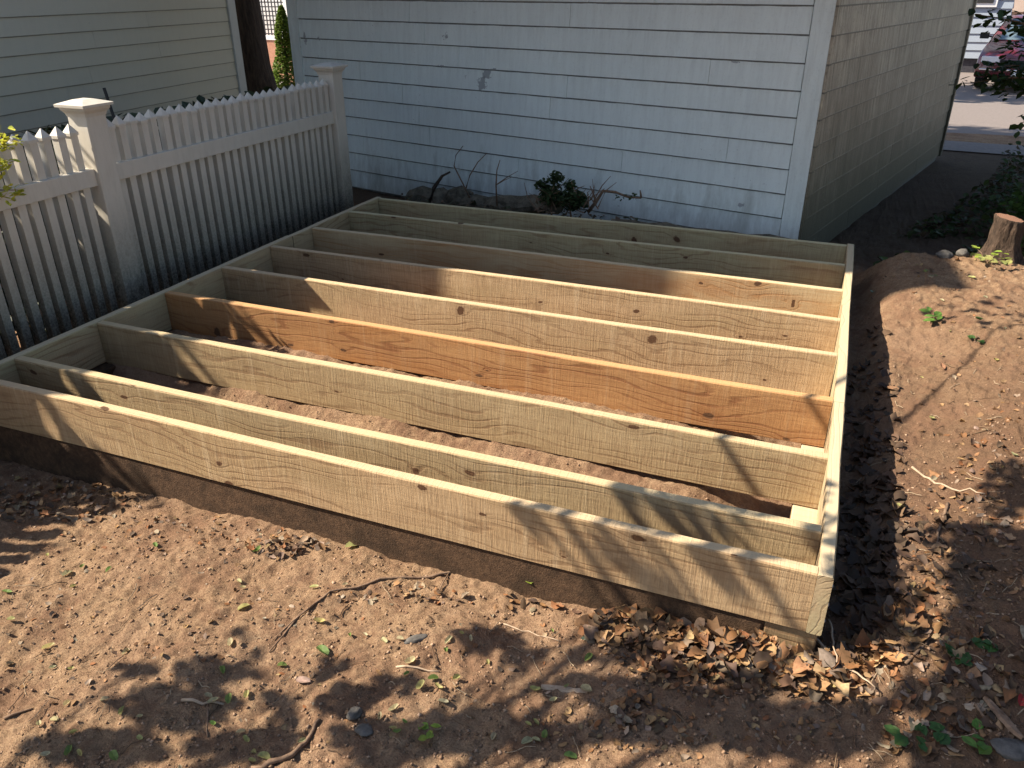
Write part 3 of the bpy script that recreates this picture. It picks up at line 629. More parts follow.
def dead_leaf(m, x, y, z, size, r, col, curl=.5, tilt=.5):
    # lobed blade on two rings, rolled about its midrib and twisted
    az = r.uniform(0, 6.283); ca, sa = math.cos(az), math.sin(az); tx, ty = r.uniform(-tilt, tilt), r.uniform(-tilt, tilt)
    big = size > .024; n_ = 14 if big else 7; roll = r.uniform(.4, 3.4) * (1 if r.random() < .75 else -.6); bend = r.uniform(-1.2, 1.6); asp = r.uniform(.5, .85); lob = r.uniform(.04, .24) if big else .1; nl = r.choice([3, 5, 5, 7]); V = [(0, 0, 0)]; ph = r.uniform(0, .6)
    for ring in ((.5, 1.0) if big else (1.0,)):
        for k in range(n_):
            a = 6.283 * k / n_; q = .5 * ring * (1 + (lob * math.cos(nl * a) * ring) + .25 * math.cos(a)) * r.uniform(.9, 1.1)
            a_, b_ = q * math.cos(a), q * math.sin(a) * asp; V.append((a_, b_, roll * b_ * b_ + bend * a_ * a_ * .5 + .12 * math.sin(a_ * 9 + ph) * abs(b_) + r.uniform(-.012, .012)))
    if big: F = [(0, 1 + k, 1 + (k + 1) % n_) for k in range(n_)] + [(1 + k, 1 + n_ + k, 1 + n_ + (k + 1) % n_, 1 + (k + 1) % n_) for k in range(n_)]
    else: F = [(0, 1 + k, 1 + (k + 1) % n_) for k in range(n_)]
    W_ = []
    for (a, b, h_) in V:
        lx, ly = a * size, b * size; lz = h_ * size + lx * tx + ly * ty; W_.append((x + lx * ca - ly * sa, y + lx * sa + ly * ca, z + lz))
    zs = sum(v_[2] for v_ in W_) / len(W_); W_ = [(a, b, c - (zs - z) + size * .10) for a, b, c in W_]
    m.add(W_, F, col)
BRN = [(.25, .125, .055), (.17, .085, .042), (.33, .18, .085), (.11, .062, .038), (.19, .13, .095), (.38, .24, .12), (.085, .05, .035), (.24, .10, .04)]
# ------------------------------------------------------------ shrubs at the right edge and the ground cover
def shrub(name, label, blobs, col, size, seed, stems=(), cat='shrub', dens=1.0, grp=None):
    r = random.Random(seed); b0 = blobs[0][0]; e_ = empty(name, (b0[0], b0[1], float(gh(b0[0], b0[1]))), label=label, cat=cat, group=grp); m = MB()
    for (c0, rad, n_) in blobs: crown_blob(m, c0, rad, int(n_ * dens), size, col, r, (1, 1, .8), .15)
    put(m, 'foliage', LEAF, e_); t = MB()
    for (a, b) in stems:
        a = np.array(a); b = np.array(b); mid = (a + b) / 2 + np.array([r.uniform(-.03, .03), r.uniform(-.03, .03), .03]); t.tube([a, mid, b], [.009, .006, .003], 5)
    if stems: put(t, 'stem', TWIG, e_)
    return e_
# arching branch that enters from the right over the driveway
r = random.Random(21); m = MB(); tw = MB(); root = np.array([3.1, 5.2, -.2])
be = empty('overhanging_shrub', tuple(root), label='dark leafy shrub branch reaching in from the right edge in front of the car', cat='shrub')
for (u0, v0, u1, v1, yy, n_) in ((1060, 40, 975, 14, 4.6, 60), (1060, 62, 1000, 45, 4.7, 70), (1060, 80, 962, 84, 4.8, 90), (1060, 92, 985, 76, 4.9, 90), (1060, 112, 1016, 126, 4.4, 22), (1060, 20, 1008, 28, 4.6, 60), (1060, 74, 990, 66, 5.0, 80), (1065, 90, 1000, 90, 5.0, 80)):
    a = ony(u0, v0, yy); b = ony(u1, v1, yy); mid = (a + b) / 2 + np.array([0, 0, .03]); tw.tube([root + (0, 0, .4), a, mid, b], [.014, .009, .005, .002], 5)
    for i in range(n_):
        t_ = r.random(); q = (1 - t_) ** 2 * a + 2 * t_ * (1 - t_) * mid + t_ * t_ * b + np.array([r.gauss(0, .05), r.gauss(0, .12), r.gauss(0, .035)]); leafquads(m, q, r.uniform(.04, .08), r, vary((.035, .075, .02), r))
tw.tube([root + (0, 0, -.2), root + (0, 0, .4)], .02, 6); put(m, 'foliage', LEAF, be); put(tw, 'branch', TWIG, be)
# low weedy growth beside the path (nobody could count it)
r = random.Random(31); m = MB()
for i in range(4200):
    u = r.uniform(880, 1030); v = r.uniform(158, 262); lim = max(0, 1 - (u - 870) / 150)
    if v < 160 + 85 * lim ** .8 and u < 1000: continue
    if r.random() > .35 + .65 * (u - 880) / 150: continue
    q = onz(u, v, -.15 if v > 235 else -.3); g0 = float(gh(q[0], q[1], False)); k_ = .05 + .28 * max(0, (u - 950) / 80)
    q[2] = g0 + r.random() * k_; leafquads(m, q, r.uniform(.03, .075), r, vary(r.choice([(.045, .085, .025), (.07, .10, .03), (.10, .07, .04)]), r, .45))
gc = m.build('ground_cover', LEAF); tag(gc, 'dark low weeds and ivy covering the shaded bank behind the stump', kind='stuff')
q = ony(1034, 200, 3.9)
shrub('leafy_shrub', 'bright leafy shrub at the right edge behind the stump', [((q[0], q[1], q[2] - .05), .16, 260), ((q[0] + .1, q[1], q[2] - .2), .2, 260), ((q[0] + .05, q[1] + .1, q[2] + .12), .12, 120)], (.06, .13, .03), .055, 3, [((q[0], q[1], -.3), (q[0], q[1], q[2]))])

# ------------------------------------------------------------ stump
sb = onz(1003, 263, -.07); st = empty('tree_stump', (sb[0] + .0, sb[1] + .1, -.085), label='small cut tree stump with a rusty orange top at the right edge', cat='stump')
m = MB(); r = random.Random(8); V = []; F = []; n_ = 40; hs = [-.12, -.04, .0, .05, .10, .16, .21, .240, .244]; rr = [.20, .145, .112, .088, .076, .072, .070, .074, .070]
for i, (h_, q_) in enumerate(zip(hs, rr)):
    for j in range(n_):
        a_ = 2 * math.pi * j / n_; k_ = 1 + .13 * math.sin(a_ * 5 + .7) * (1.5 - i / 6) + .06 * math.sin(a_ * 11 + i * .3) + r.uniform(-.06, .06)
        V.append((math.cos(a_) * q_ * k_ - .01 * i / 8, math.sin(a_) * q_ * k_, h_ - (0 if i < 7 else .012 * math.cos(a_))))
for i in range(len(hs) - 1):
    for j in range(n_): F.append((i * n_ + j, i * n_ + (j + 1) % n_, (i + 1) * n_ + (j + 1) % n_, (i + 1) * n_ + j))
m.add(V, F); SB = simple('stump_bark', (.022, .015, .011), (.115, .075, .052), 34, .95, 1.0, .025, (1.5, 1.5, .5)); m.build('bark', SB, st, smooth=True)
m = MB(); m.add(V[-n_:] + [(0, 0, .245)], [(j, (j + 1) % n_, n_) for j in range(n_)])
CT = newmat('cut_wood', .9); g = G(CT); P = g.n('TexCoord').outputs['Object']; wv_ = g.n('TexWave', wave_type='RINGS', rings_direction='Z'); g.lk(P, wv_.inputs[0]); wv_.inputs['Scale'].default_value = 32; wv_.inputs['Distortion'].default_value = 2
g.lk(g.mix(wv_.outputs[1], (.17, .08, .05), (.30, .165, .105)), g.b.inputs['Base Color']); m.build('cut_top', CT, st)
# sprouts around the stump
def sprout(px, py, z, n_, size, hgt, col, name, label, cat, seed, grp=None, spread=.05):
    r = random.Random(seed); q = onz(px, py, z); q[2] = float(gh(q[0], q[1])); e_ = empty(name, tuple(q), label=label, cat=cat, group=grp); m = MB(); t = MB()
    for i in range(n_):
        a_ = r.uniform(0, 6.283); d = spread * r.uniform(.3, 1); tip = np.array([math.cos(a_) * d, math.sin(a_) * d, hgt * r.uniform(.5, 1)]); t.tube([(0, 0, -.01), tip * (.5, .5, .7), tip], [.0022, .0016, .001], 5)
        for _ in range(2): leafquads(m, tip + np.array([r.uniform(-.5, .5) * size, r.uniform(-.5, .5) * size, 0]), size * r.uniform(.8, 1.2), r, vary(col, r, .2), flat=True)
    m.build('leaves', LEAF, e_); t.build('stem', TWIG, e_); return e_
YG = (.30, .40, .06); GR = (.12, .24, .045); DG = (.05, .13, .03)
sprout(1000, 240, -.05, 6, .05, .10, YG, 'weed_clump', 'yellow-green leaves sprouting against the left side of the stump', 'weed', 1, spread=.09)
sprout(985, 263, -.06, 5, .045, .05, YG, 'weed_clump', 'yellow-green weed at the foot of the stump', 'weed', 2, spread=.09)
sprout(990, 272, -.08, 4, .05, .04, (.36, .38, .12), 'weed_clump', 'pale wilted weed on the dirt just below the stump', 'weed', 3, spread=.08)
sprout(930, 328, -.15, 5, .05, .05, GR, 'seedling', 'larger green seedling in the sunlit dirt right of the frame', 'seedling', 4, spread=.05)
sprout(925, 290, -.1, 2, .03, .09, GR, 'seedling', 'thin two-leaved seedling at the edge of the shade behind the frame corner', 'seedling', 5)
sprout(533, 582, -.3, 3, .028, .05, YG, 'seedling', 'tiny bright green sprout growing against the front of the frame', 'seedling', 6, spread=.02)
sprout(975, 345, -.12, 2, .035, .02, DG, 'seedling', 'small dark green leaf pair on the sunlit bank', 'seedling', 7)
for i, (px, py, lab) in enumerate(((938, 690, 'dark green weed in the shade left of its twin, bottom right'), (972, 692, 'dark green weed in the shade, rightmost of the two by the bottom right'), (902, 758, 'small weed at the bottom edge, leftmost of three'), (925, 755, 'small weed at the bottom edge, middle of three'), (968, 762, 'brighter small weed at the bottom edge, rightmost of three'))):
    sprout(px, py, -.3, 3, .035, .02, DG if i < 4 else GR, 'weed', lab, 'weed', 20 + i, spread=.03)
sprout(428, 738, -.32, 3, .03, .02, YG, 'weed', 'small bright green weed near the bottom centre of the dirt', 'weed', 40, spread=.02)

# stones and debris near the back
def rock(px, py, z, rad, label, seed, sq=.6, mat=STONE, name='stone', cat='stone'):
    q = onz(px, py, z); q[2] = float(gh(q[0], q[1])); bm = bmesh.new(); bmesh.ops.create_icosphere(bm, subdivisions=3, radius=1)
    for v in bm.verts:
        k_ = 1 + .3 * mn.noise(v.co * 1.3 + Vector((seed * 3.1, 0, 0))) + .1 * mn.noise(v.co * 4); v.co = Vector((v.co.x * rad[0] * k_, v.co.y * rad[1] * k_, v.co.z * rad[2] * k_))
    me = bpy.data.meshes.new(name); bm.to_mesh(me); bm.free(); me.materials.append(mat); me.polygons.foreach_set('use_smooth', [True] * len(me.polygons))
    o = bpy.data.objects.new(name, me); C.objects.link(o); o.location = q + np.array([0, 0, rad[2] * .5]); o.rotation_euler = (0, 0, seed); return tag(o, label, cat)
rock(943, 262, -.08, (.05, .042, .024), 'rounded grey stone left of the stump', 1); rock(960, 262, -.08, (.035, .03, .025), 'smaller stone beside the grey stone near the stump', 2)
rock(355, 718, -.32, (.016, .022, .013), 'small smooth dark pebble on the dirt in front', 3); rock(415, 640, -.31, (.035, .014, .006), 'flat grey-brown stone chip in the middle of the dirt', 4)
rock(1014, 745, -.2, (.03, .045, .012), 'grey rock at the lower right corner', 5); rock(365, 733, -.32, (.024, .018, .006), 'flat grey flake next to the dark pebble', 6)

# decaying log pile & growth along the garage foot
LOGM = simple('rotten_wood', (.05, .042, .03), (.19, .165, .12), 14, .95, 1.0, .02, (1, 1, 1))
def log(u0, v0, u1, v1, yo, rad, label, seed, name='rotten_log'):
    a = ony(u0, v0, yo[0]); b = ony(u1, v1, yo[1]); r = random.Random(seed); n_ = 9; pts = [a + (b - a) * i / n_ + np.array([0, r.uniform(-.01, .01), r.uniform(-.012, .012)]) for i in range(n_ + 1)]
    m = MB(); m.tube(pts, [rad * r.uniform(.8, 1.15) * (.7 if i in (0, n_) else 1) for i in range(n_ + 1)], 12, .16); o = m.build(name, LOGM, smooth=False); return tag(o, label, 'log')
log(408, 200, 470, 200, (3.95, 3.85), .10, 'mossy rotten log lying against the left of the garage wall', 1); log(455, 201, 560, 208, (3.84, 3.6), .065, 'longer grey rotten log between the bush and the mossy log', 2)
log(612, 222, 790, 244, (3.5, 3.28), .035, 'low half-buried timber along the foot of the garage wall', 3, 'buried_timber')
def polytwig(name, label, pts, rad, mat=TWIG, cat='twig', off=.0, branches=()):
    P = []
    for (u, v, z) in pts:
        if abs(z) < 1: q = onz(u, v, z)
        else: q = ony(u, v, z)
        P.append(q)
    m = MB(); m.tube(P, [rad * (1 - .6 * i / max(1, len(P) - 1)) for i in range(len(P))], 6, .12)
    for (i, du, dv) in branches:
        u, v, z = pts[i]; b = onz(u + du, v + dv, z) if abs(z) < 1 else ony(u + du, v + dv, z); m.tube([P[i], (P[i] + b) / 2 + np.array([0, 0, .005]), b], [rad * .6, rad * .45, rad * .2], 5)
    return tag(m.build(name, mat, smooth=True), label, cat)
YB = 3.55
polytwig('branch', 'curved dark branch rising over the mossy log', [(430, 202, 3.7), (434, 188, 3.7), (442, 176, 3.7), (450, 172, 3.7)], .018, BARK, 'branch')
polytwig('bare_twig', 'forked bare twig standing above the mossy log', [(470, 198, 3.75), (462, 182, 3.75), (454, 166, 3.75), (456, 155, 3.75), (463, 146, 3.75)], .006, TWIG, 'twig')
polytwig('bare_twig', 'bare twig leaning right above the rotten logs', [(466, 188, 3.7), (470, 175, 3.7), (478, 162, 3.7), (487, 153, 3.7)], .006, TWIG, 'twig')
polytwig('bare_twig', 'upright bare twig left of the leafy bush', [(497, 206, 3.6), (496, 185, 3.6), (497, 170, 3.6), (500, 160, 3.6)], .007, TWIG, 'twig', branches=((1, 22, -14), (1, 16, -8)))
polytwig('branch', 'bent branch with a few leaves reaching right of the bush', [(588, 212, YB), (596, 202, YB), (603, 191, YB), (615, 192, YB), (628, 197, YB), (641, 198, YB)], .014, TWIG, 'branch', branches=((1, -6, -16), (5, -1, -8)))
r = random.Random(77); m = MB()
for i in range(26): leafquads(m, ony(r.uniform(612, 636), r.uniform(194, 201), YB) + np.array([0, r.uniform(-.04, .04), 0]), r.uniform(.02, .035), r, vary((.05, .09, .03), r))
tag(m.build('leaf_sprig', LEAF), 'sprig of small leaves hanging on the bent branch', 'leaves')
c1 = ony(552, 196, 3.5); c2 = ony(572, 200, 3.5); c3 = ony(556, 178, 3.5)
shrub('garage_bush', 'small dark leafy bush against the middle of the garage wall', [(tuple(c1), .095, 600), (tuple(c2), .10, 600), (tuple(c3), .06, 160), (tuple(ony(543, 186, 3.5)), .06, 160), (tuple(ony(580, 200, 3.5)), .08, 300), (tuple(ony(570, 186, 3.5)), .05, 120)], (.045, .08, .03), .032, 9, [((c1[0], c1[1], -.15), c3), ((c2[0], c2[1], -.15), c2)])
r = random.Random(12); m = MB()
for i in range(34):
    a = ony(r.uniform(535, 600), r.uniform(200, 214), 3.5 + r.uniform(-.06, .06)); b = a + np.array([r.uniform(-.16, .16), r.uniform(-.05, .05), r.uniform(.02, .20)]); mid = (a + b) / 2 + np.array([r.uniform(-.04, .04), 0, r.uniform(-.03, .05)])
    m.tube([a, mid, b], [.005, .0035, .0015], 5)
tag(m.build('dead_stems', TWIG), 'tangle of dead stems in and around the bush at the garage wall', kind='stuff')
r = random.Random(13); m = MB()
for i in range(700):
    q = ony(r.uniform(400, 660), r.uniform(205, 225), r.uniform(3.25, 3.9)); q[2] = float(gh(q[0], q[1], False)) + r.uniform(.02, .17) * (1 if r.random() < .5 else .4); dead_leaf(m, q[0], q[1], q[2], r.uniform(.02, .05), r, vary(r.choice([(.10, .07, .045), (.14, .10, .07), (.05, .06, .03)]), r))
tag(m.build('wall_litter', DEAD, smooth=True), 'dead leaves and debris heaped along the garage foot', kind='stuff')
cb_ = empty('stone_clump', tuple(ony(574, 196, 3.56)), label=None)
bpy.data.objects.remove(cb_)
rock(0, 0, -.1, (.01, .01, .01), 'x', 1) if False else None

# dark foliage added behind the fence so the gaps between pickets read dark
r = random.Random(51)
for k_, (y0_, y1_, lab) in enumerate(((-1.6, 1.0, 'dark foliage added to darken the gaps of the near fence section'), (1.0, 3.3, 'dark foliage added to darken the gaps of the far fence section'))):
    m = MB(); t = MB()
    for i in range(3800):
        leafquads(m, np.array([r.uniform(-4.1, -3.56), r.uniform(y0_, y1_), -.36 + 1.0 * r.random() ** .8]), r.uniform(.07, .12), r, vary((.022, .04, .014), r))
    e_ = empty('added_foliage', (-3.8, (y0_ + y1_) / 2, -.36), label=lab, cat='added_foliage'); put(m, 'foliage', CROWN, e_)
    for i in range(14): q = np.array([r.uniform(-4.0, -3.65), r.uniform(y0_, y1_), -.4]); t.tube([q, q + (r.uniform(-.05, .05), r.uniform(-.05, .05), .7)], [.012, .005], 5)
    put(t, 'stem', TWIG, e_)
# vine on the fence at the left edge
r = random.Random(15); vm_ = MB(); vt = MB(); base = onx(-14, 240, -3.3); ve = empty('climbing_vine', tuple(base), label='yellow-green leafy vine on the fence at the left edge', cat='vine')
for (u0, v0, u1, v1) in ((-20, 190, 4, 132), (-20, 200, 20, 190), (-25, 170, 10, 165), (-20, 150, 18, 140)):
    a = onx(u0, v0, -3.30); b = onx(u1, v1, -3.30); vt.tube([base, a, (a + b) / 2 + (0, 0, .02), b], [.006, .004, .003, .0015], 5)
    for i in range(60): t_ = r.random(); leafquads(vm_, a + (b - a) * t_ + np.array([r.uniform(-.03, .03), r.gauss(0, .02), r.gauss(0, .02)]), r.uniform(.02, .04), r, vary((.62, .62, .08), r))
vm_.c = vm_.c; put(vm_, 'leaves', LEAF, ve); put(vt, 'stem', TWIG, ve)
m = MB(); a = onx(104, 88, -3.62); b = onx(128, 160, -3.52); m.tube([a, b, b + (0, 0, -.9)], .008, 6)
tag(m.build('thin_rod', newmat('dark_metal', .5, (.02, .02, .02))), 'thin dark rod leaning up behind the fence near its post', 'rod')

# ------------------------------------------------------------ soil crumbs, litter (stuff)
def in_frame(x, y): return (x < .045) & (x > -3.1) & (y > -.01) & (y < 3.06)
def crumbs():
    N = 30000; g_ = np.random.default_rng(3)
    base = np.array([(1, 0, 0), (-1, 0, 0), (0, 1, 0), (0, -1, 0), (0, 0, 1), (0, 0, -1)], float); F0 = np.array([(0, 2, 4), (2, 1, 4), (1, 3, 4), (3, 0, 4), (2, 0, 5), (1, 2, 5), (3, 1, 5), (0, 3, 5)])
    u = g_.uniform(-20, 1040, N); v = np.where(g_.random(N) < .72, g_.uniform(450, 785, N), g_.uniform(262, 560, N)); D = RM @ np.stack([(u - 512) / FPX, -(v - 384) / FPX, -np.ones(N)])
    t_ = (-.27 - CAM[2]) / D[2]; x = CAM[0] + D[0] * t_; y = CAM[1] + D[1] * t_
    k = ~(in_frame(x, y)) & (x > -3.2); x, y = x[k], y[k]
    n2_ = 2600; x = np.concatenate([x, g_.uniform(-2.7, -.15, n2_)]); y = np.concatenate([y, .24 + .34 * g_.random(n2_)])
    z = gh(x, y); n_ = len(x); s_ = .0011 + .0058 * g_.random(n_) ** 6; rot = g_.uniform(0, 6.28, n_)
    V = base[None] * s_[:, None, None] * g_.uniform(.55, 1.35, (n_, 6, 1)); c_, q_ = np.cos(rot)[:, None], np.sin(rot)[:, None]
    V = np.stack([V[..., 0] * c_ - V[..., 1] * q_, V[..., 0] * q_ + V[..., 1] * c_, V[..., 2] * .8 + .2 * V[..., 0]], -1) + np.stack([x, y, z + s_ * .2], -1)[:, None]
    pal = np.array([(.28, .168, .105), (.38, .24, .155), (.20, .115, .07), (.42, .28, .19), (.30, .19, .12)]); col = pal[g_.integers(0, 5, n_)] * g_.uniform(.7, 1.25, (n_, 1)); col = np.concatenate([col, np.ones((n_, 1))], 1)
    F = (F0[None] + 6 * np.arange(n_)[:, None, None]).reshape(-1, 3); me = bpy.data.meshes.new('soil_crumbs'); me.vertices.add(n_ * 6); me.vertices.foreach_set('co', V.ravel()); me.loops.add(F.size); me.loops.foreach_set('vertex_index', F.ravel()); me.polygons.add(len(F)); me.polygons.foreach_set('loop_start', np.arange(len(F)) * 3); me.update(calc_edges=True)
    a = me.color_attributes.new('tint', 'FLOAT_COLOR', 'POINT'); a.data.foreach_set('color', np.repeat(col, 6, axis=0).astype(np.float32).ravel()); me.materials.append(CRUMB)
    o = bpy.data.objects.new('soil_crumbs', me); C.objects.link(o); tag(o, 'loose crumbs of reddish soil scattered over the dirt', kind='stuff')
CRUMB = leaf_mat('crumb', rough=.95, trans=0); crumbs()
def litter(name, label, zones, seed, cols=BRN, pile=.03):
    r = random.Random(seed); m = MB()
    for (cx, cy, rx, ry, n_, s0, s1, pl) in zones:
        for _ in range(n_):
            a_ = r.uniform(0, 6.283); k_ = r.random() ** .6; u = cx + rx * k_ * math.cos(a_); v = cy + ry * k_ * math.sin(a_); q = onz(u, v, -.28 if v > 450 else -.2)
            if in_frame(q[0], q[1]): continue
            z = float(gh(q[0], q[1])) + r.random() * pl * (1 - k_ * .7); dead_leaf(m, q[0], q[1], z, r.uniform(s0, s1), r, vary(r.choice(cols), r, .3), .55, .45)
    o = m.build(name, DEAD, smooth=True); tag(o, label, None, kind='stuff')
litter('leaf_litter', 'heaps of curled brown leaves at the right front corner of the frame', [(730, 655, 90, 30, 300, .014, .055, .05), (830, 675, 60, 28, 210, .014, .055, .05), (640, 625, 60, 20, 190, .014, .055, .045), (900, 640, 30, 30, 60, .015, .05, .02), (980, 520, 60, 60, 110, .012, .035, .008), (740, 660, 130, 40, 700, .008, .024, .035), (920, 620, 90, 90, 420, .006, .024, .006), (700, 720, 160, 40, 260, .006, .022, .004), (770, 650, 60, 14, 160, .02, .04, .05)], 1)
litter('trench_litter', 'brown leaves with shade painted in, filling the trench along the right side', [(866, 570, 36, 90, 260, .03, .065, .015), (872, 430, 26, 110, 150, .025, .055, .01), (925, 590, 60, 50, 60, .025, .05, .01)], 2, [(.075, .042, .028), (.10, .058, .038), (.055, .034, .026), (.14, .08, .05)])  # leaf colours darkened to carry the trench shade
litter('front_litter', 'thin scatter of small dry leaf bits over the open dirt', [(50, 485, 100, 26, 260, .012, .032, .02), (200, 525, 150, 22, 170, .008, .02, .006), (285, 540, 40, 12, 70, .014, .03, .02), (400, 585, 80, 12, 60, .010, .026, .01), (450, 650, 460, 90, 210, .007, .022, .0), (560, 590, 60, 14, 90, .012, .035, .015), (140, 600, 160, 60, 110, .007, .02, 0), (640, 715, 30, 20, 60, .015, .035, .01), (950, 710, 100, 60, 220, .012, .04, .01), (980, 450, 70, 130, 170, .008, .03, .0), (930, 290, 90, 30, 60, .01, .03, 0)], 3, BRN + [(.34, .26, .18), (.3, .22, .16)])
# fine stalks and rootlets
r = random.Random(44); m = MB()
for i in range(420):
    if i < 230: u, v = r.uniform(840, 1030), r.uniform(380, 768)
    else: u, v = r.uniform(0, 900), r.uniform(540, 768)
    q = onz(u, v, -.25)
    if in_frame(q[0], q[1]): continue
    a_ = r.uniform(0, 6.283); L = r.uniform(.015, .07); P = []
    for k_ in range(4): x = q[0] + math.cos(a_) * L * k_ / 3; y = q[1] + math.sin(a_) * L * k_ / 3 + r.uniform(-.003, .003); P.append((x, y, float(gh(x, y)) + .002 + r.uniform(0, .006)))
    c_ = r.choice([(.12, .07, .045), (.2, .13, .08), (.4, .3, .2)]); m.tube(P, r.uniform(.0006, .0016), 4, c=c_)
tag(m.build('rootlets', CRUMB), 'fine rootlets and stalks strewn over the soil', kind='stuff')

# twigs one can count
def gtwig(name, label, px, rad, mat=TWIG, br=(), cat='twig', lift=.0):
    P = []
    zz = -.3 if px[0][1] > 450 and px[0][0] < 850 else -.2
    n_ = len(px); pts = []
    for i in range(n_ - 1):
        for k_ in range(4): t_ = k_ / 4; pts.append((px[i][0] * (1 - t_) + px[i + 1][0] * t_, px[i][1] * (1 - t_) + px[i + 1][1] * t_))
    pts.append(px[-1]); r = random.Random(len(label))
    for (u, v) in pts: q = onz(u + r.uniform(-1, 1), v + r.uniform(-1, 1), zz); q[2] = float(gh(q[0], q[1])) + rad * .8 + lift; P.append(q)
    m = MB(); m.tube(P, [rad * (1 - .55 * i / len(P)) for i in range(len(P))], 7, .15)
    for (i, u, v) in br:
        b = onz(u, v, zz); b[2] = float(gh(b[0], b[1])) + rad; m.tube([P[i], (P[i] + b) / 2 + (0, 0, .004), b], [rad * .6, rad * .5, rad * .3], 5, .1)
    return tag(m.build(name, mat, smooth=True), label, cat)
gtwig('stick', 'long thin curved dark stick lying on the dirt in front of the frame', [(466, 563), (430, 573), (380, 577), (330, 592), (300, 612), (268, 646)], .0045, TWIG, ((2, 438, 590), (14, 272, 634)))
gtwig('stick', 'pale bent stick on the sunlit bank at the right', [(912, 468), (930, 481), (950, 497), (980, 509)], .0045, TWIGP)
gtwig('stick', 'short pale stick lying across the left leaf shadow', [(180, 693), (222, 697)], .005, TWIGP)
gtwig('stick', 'thin upright-lying twig below the short pale stick', [(206, 698), (205, 728)], .003, TWIG)
gtwig('root', 'half-buried root running along the bottom left of the dirt', [(250, 766), (290, 750), (308, 730), (318, 716)], .008, TWIG, cat='root')
gtwig('stick', 'straight pale straw on the dirt at the centre bottom', [(395, 664), (438, 669)], .0035, TWIGP)
gtwig('stick', 'thin pale twig running toward the leaf pile', [(500, 617), (530, 629), (560, 640)], .0025, TWIGP)
gtwig('stick', 'dark stick sticking out of the right bank litter', [(946, 510), (938, 530), (936, 548)], .006, TWIG)
gtwig('stick', 'slender pale stalk across the leaf heap at the frame corner', [(802, 645), (825, 668), (845, 690), (868, 712)], .004, TWIGP, lift=.03)
gtwig('stick', 'upright stalk leaning on the corner of the frame', [(824, 640), (828, 662), (832, 685)], .003, TWIGP, lift=.045)
gtwig('stick', 'brown twig in the shade near the bottom right weeds', [(976, 705), (992, 722)], .0045, TWIG)
gtwig('stick', 'short brown twig beside the trench end', [(905, 665), (925, 648), (930, 632)], .004, TWIG)
gtwig('stick', 'grey branch lying on the mound behind the frame corner', [(930, 262), (960, 270), (978, 276)], .007, TWIGP)
gtwig('stick', 'small twig lying at the far left of the dirt', [(0, 708), (30, 698)], .004, TWIG)
def chip(px, label, size, rz, mat=TWIGP, name='bark_chip'):
    q = onz(*px, -.31); q[2] = float(gh(q[0], q[1])); r = random.Random(int(px[0])); V = []; n_ = 8
    for i in range(n_ + 1):
        t_ = i / n_; w_ = size[1] * math.sin(math.pi * min(.97, max(.05, t_))) ** .5 * r.uniform(.8, 1.2); x = (t_ - .5) * size[0]
        for (b_, h_) in ((-w_, 0), (-w_ * .5, .006), (w_ * .5, .006), (w_, 0)): V.append((x, b_, h_ + r.uniform(0, .002)))
    F = [(i * 4 + j, i * 4 + 4 + j, i * 4 + 5 + j, i * 4 + 1 + j) for i in range(n_) for j in range(3)] + [(i * 4, i * 4 + 3, i * 4 + 7, i * 4 + 4) for i in range(n_)]
    o = mesh_obj(name, V, F, mat, loc=tuple(q)); o.rotation_euler = (0, 0, rz); return tag(o, label, 'bark chip')
chip((566, 693), 'pointed pale bark chip on the dirt near the leaf heap', (.13, .013), .2); chip((990, 752), 'long brown wood chip at the lower right corner', (.12, .014), -1.0, TWIG)
chip((975, 738), 'flat tan chip between the bottom right weeds', (.1, .016), .3); chip((664, 612), 'broad brown bark piece leaning on the frame base', (.07, .02), 1.2, TWIG)
chip((690, 640), 'rounded tan bark piece at the edge of the leaf heap', (.06, .014), .8)
# individual fallen leaves
def fallen(px, py, size, col, label, grp=None, i=0, curl=.3):
    r = random.Random(i * 7 + 1); zz = -.3 if py > 450 and px < 850 else -.2; q = onz(px, py, zz); g0 = float(gh(q[0], q[1])) + .004; m = MB(); N_ = 10; V = [(0, 0, 0)]; wv = r.uniform(-curl, curl); asp = r.uniform(.55, .85); az = r.uniform(0, 6.283)
    for k_ in range(N_):
        a_ = 2 * math.pi * k_ / N_; rad = size * .5 * (1 + .12 * math.cos(2 * a_)) * r.uniform(.9, 1.08); x = rad * math.cos(a_) * 1.1; y = rad * math.sin(a_) * asp; V.append((x, y, .004 + abs(y) * .35 + wv * x * x / size * 2 + r.uniform(0, .002)))
    V = [(x * math.cos(az) - y * math.sin(az), x * math.sin(az) + y * math.cos(az), z) for x, y, z in V]
    m.add(V, [(0, 1 + k_, 1 + (k_ + 1) % N_) for k_ in range(N_)], vary(col, r, .15)); o = m.build('fallen_leaf', LEAF if col[1] > col[0] * .8 else DEAD, loc=(q[0], q[1], g0)); o.rotation_euler = (r.uniform(-.25, .25), r.uniform(-.25, .25), 0)
    return tag(o, label, 'leaf', grp)
YL = (.46, .42, .16); GL_ = (.20, .30, .08); PL = (.50, .45, .26)
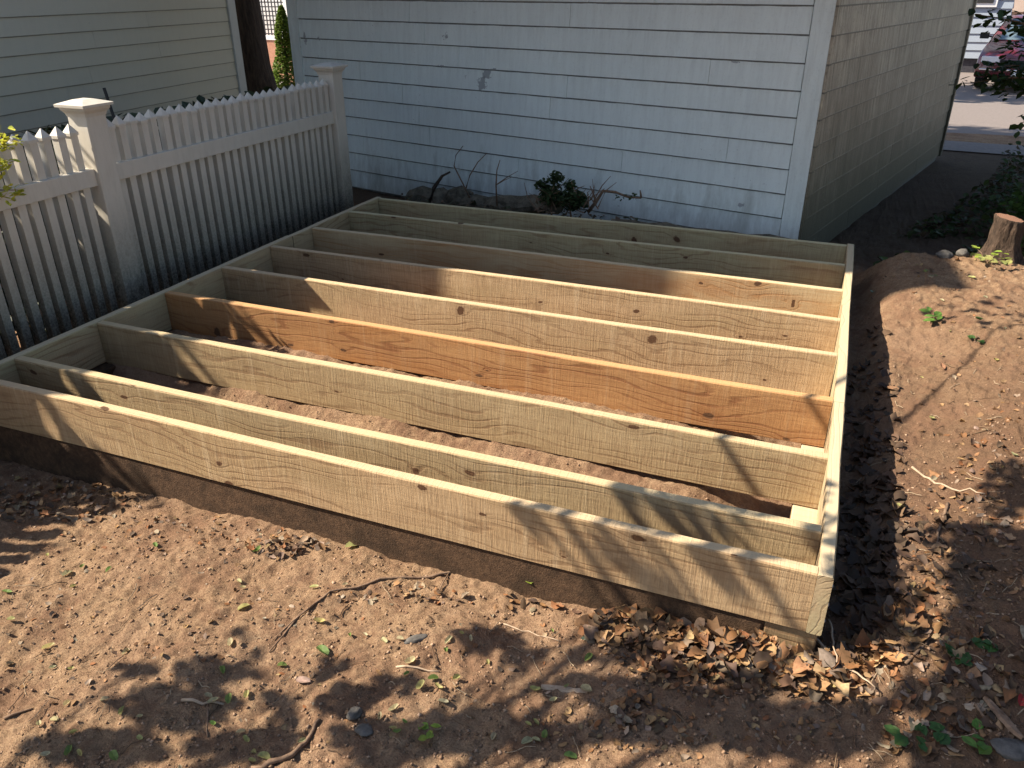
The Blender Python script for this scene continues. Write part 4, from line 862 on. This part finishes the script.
named = [(65, 566, .032, PL, 'pale yellow oval leaf alone on the dirt left'), (352, 543, .038, YL, 'yellow-green leaf lying against the frame base'), (257, 549, .03, GL_, 'green leaf beside the dry leaf heap by the frame'), (320, 618, .028, YL, 'yellow-green leaf below the long curved stick'), (65, 740, .03, GL_, 'bluish green leaf in the left leaf shadow'), (322, 647, .034, GL_, 'bright green folded leaf at the end of the curved stick'), (243, 604, .03, YL, 'curled yellow leaf in the centre of the left dirt'), (45, 637, .03, YL, 'yellow leaf left of the leaf shadow'), (263, 752, .028, YL, 'yellow leaf near the bottom root'), (155, 542, .022, GL_, 'green-yellow folded leaf near the frame front'), (302, 674, .035, (.33, .24, .18), 'brown oval leaf at the tip of the shade'), (405, 722, .018, GL_, 'small green leaf by the dark pebble'), (433, 678, .024, GL_, 'green leaf below the pale straw'), (584, 641, .018, (.3, .42, .3), 'tiny pale green leaf beside the heap'), (834, 692, .055, (.55, .45, .2), 'large tan maple leaf on the corner leaf heap'), (636, 620, .06, (.30, .15, .07), 'large russet leaf propped in the leaf heap'), (872, 296, .035, (.35, .42, .30), 'pale leaf lying in the shaded trench'), (980, 284, .05, YL, 'big yellow-green leaf on the bank below the stump'), (998, 287, .05, YL, 'second yellow-green leaf right of the big one below the stump'), (972, 343, .03, DG, 'dark green leaf on the sunlit bank'), (940, 376, .04, (.33, .15, .08), 'curled russet leaf on the sunlit bank'), (892, 392, .04, (.30, .16, .08), 'russet leaf at the edge of the trench shadow'), (965, 302, .035, YL, 'yellow leaf near the seedling on the bank'), (1020, 705, .03, (.35, .03, .03), 'dark red leaf at the right edge'), (860, 640, .06, (.16, .10, .08), 'large dark leaf at the end of the trench'), (715, 660, .045, (.40, .30, .16), 'tan leaf on top of the heap left of the frame corner')]
for i, (a, b, s_, c_, lab) in enumerate(named): fallen(a, b, s_, c_, lab, None, i)
r = random.Random(99)
for i in range(70):
    u, v = r.uniform(0, 600), r.uniform(540, 765)
    if v < 470 + u * .22 + 30: v = 500 + u * .2 + r.uniform(40, 200)
    if v > 766: continue
    fallen(u, v, r.uniform(.014, .027), r.choice([YL, PL, YL, PL, GL_]), 'yellowish leaf on bare dirt, ' + ('left' if u < 200 else 'middle' if u < 400 else 'right') + ' foreground, ' + ('close to the frame' if v < 585 + u * .1 else 'near the bottom edge' if v > 690 else 'halfway to the bottom edge'), 'small leaves on the front dirt', 200 + i)
for i in range(14):
    u, v = r.uniform(900, 1020), r.uniform(285, 520); fallen(u, v, r.uniform(.012, .025), r.choice([YL, PL, (.3, .16, .09)]), 'tiny dry leaf on the right bank, ' + ('high near the stump' if v < 340 else 'low near the leaf shadows' if v > 440 else 'halfway down') + (', by the right edge' if u > 965 else ', by the trench'), 'small leaves on the right bank', 400 + i)
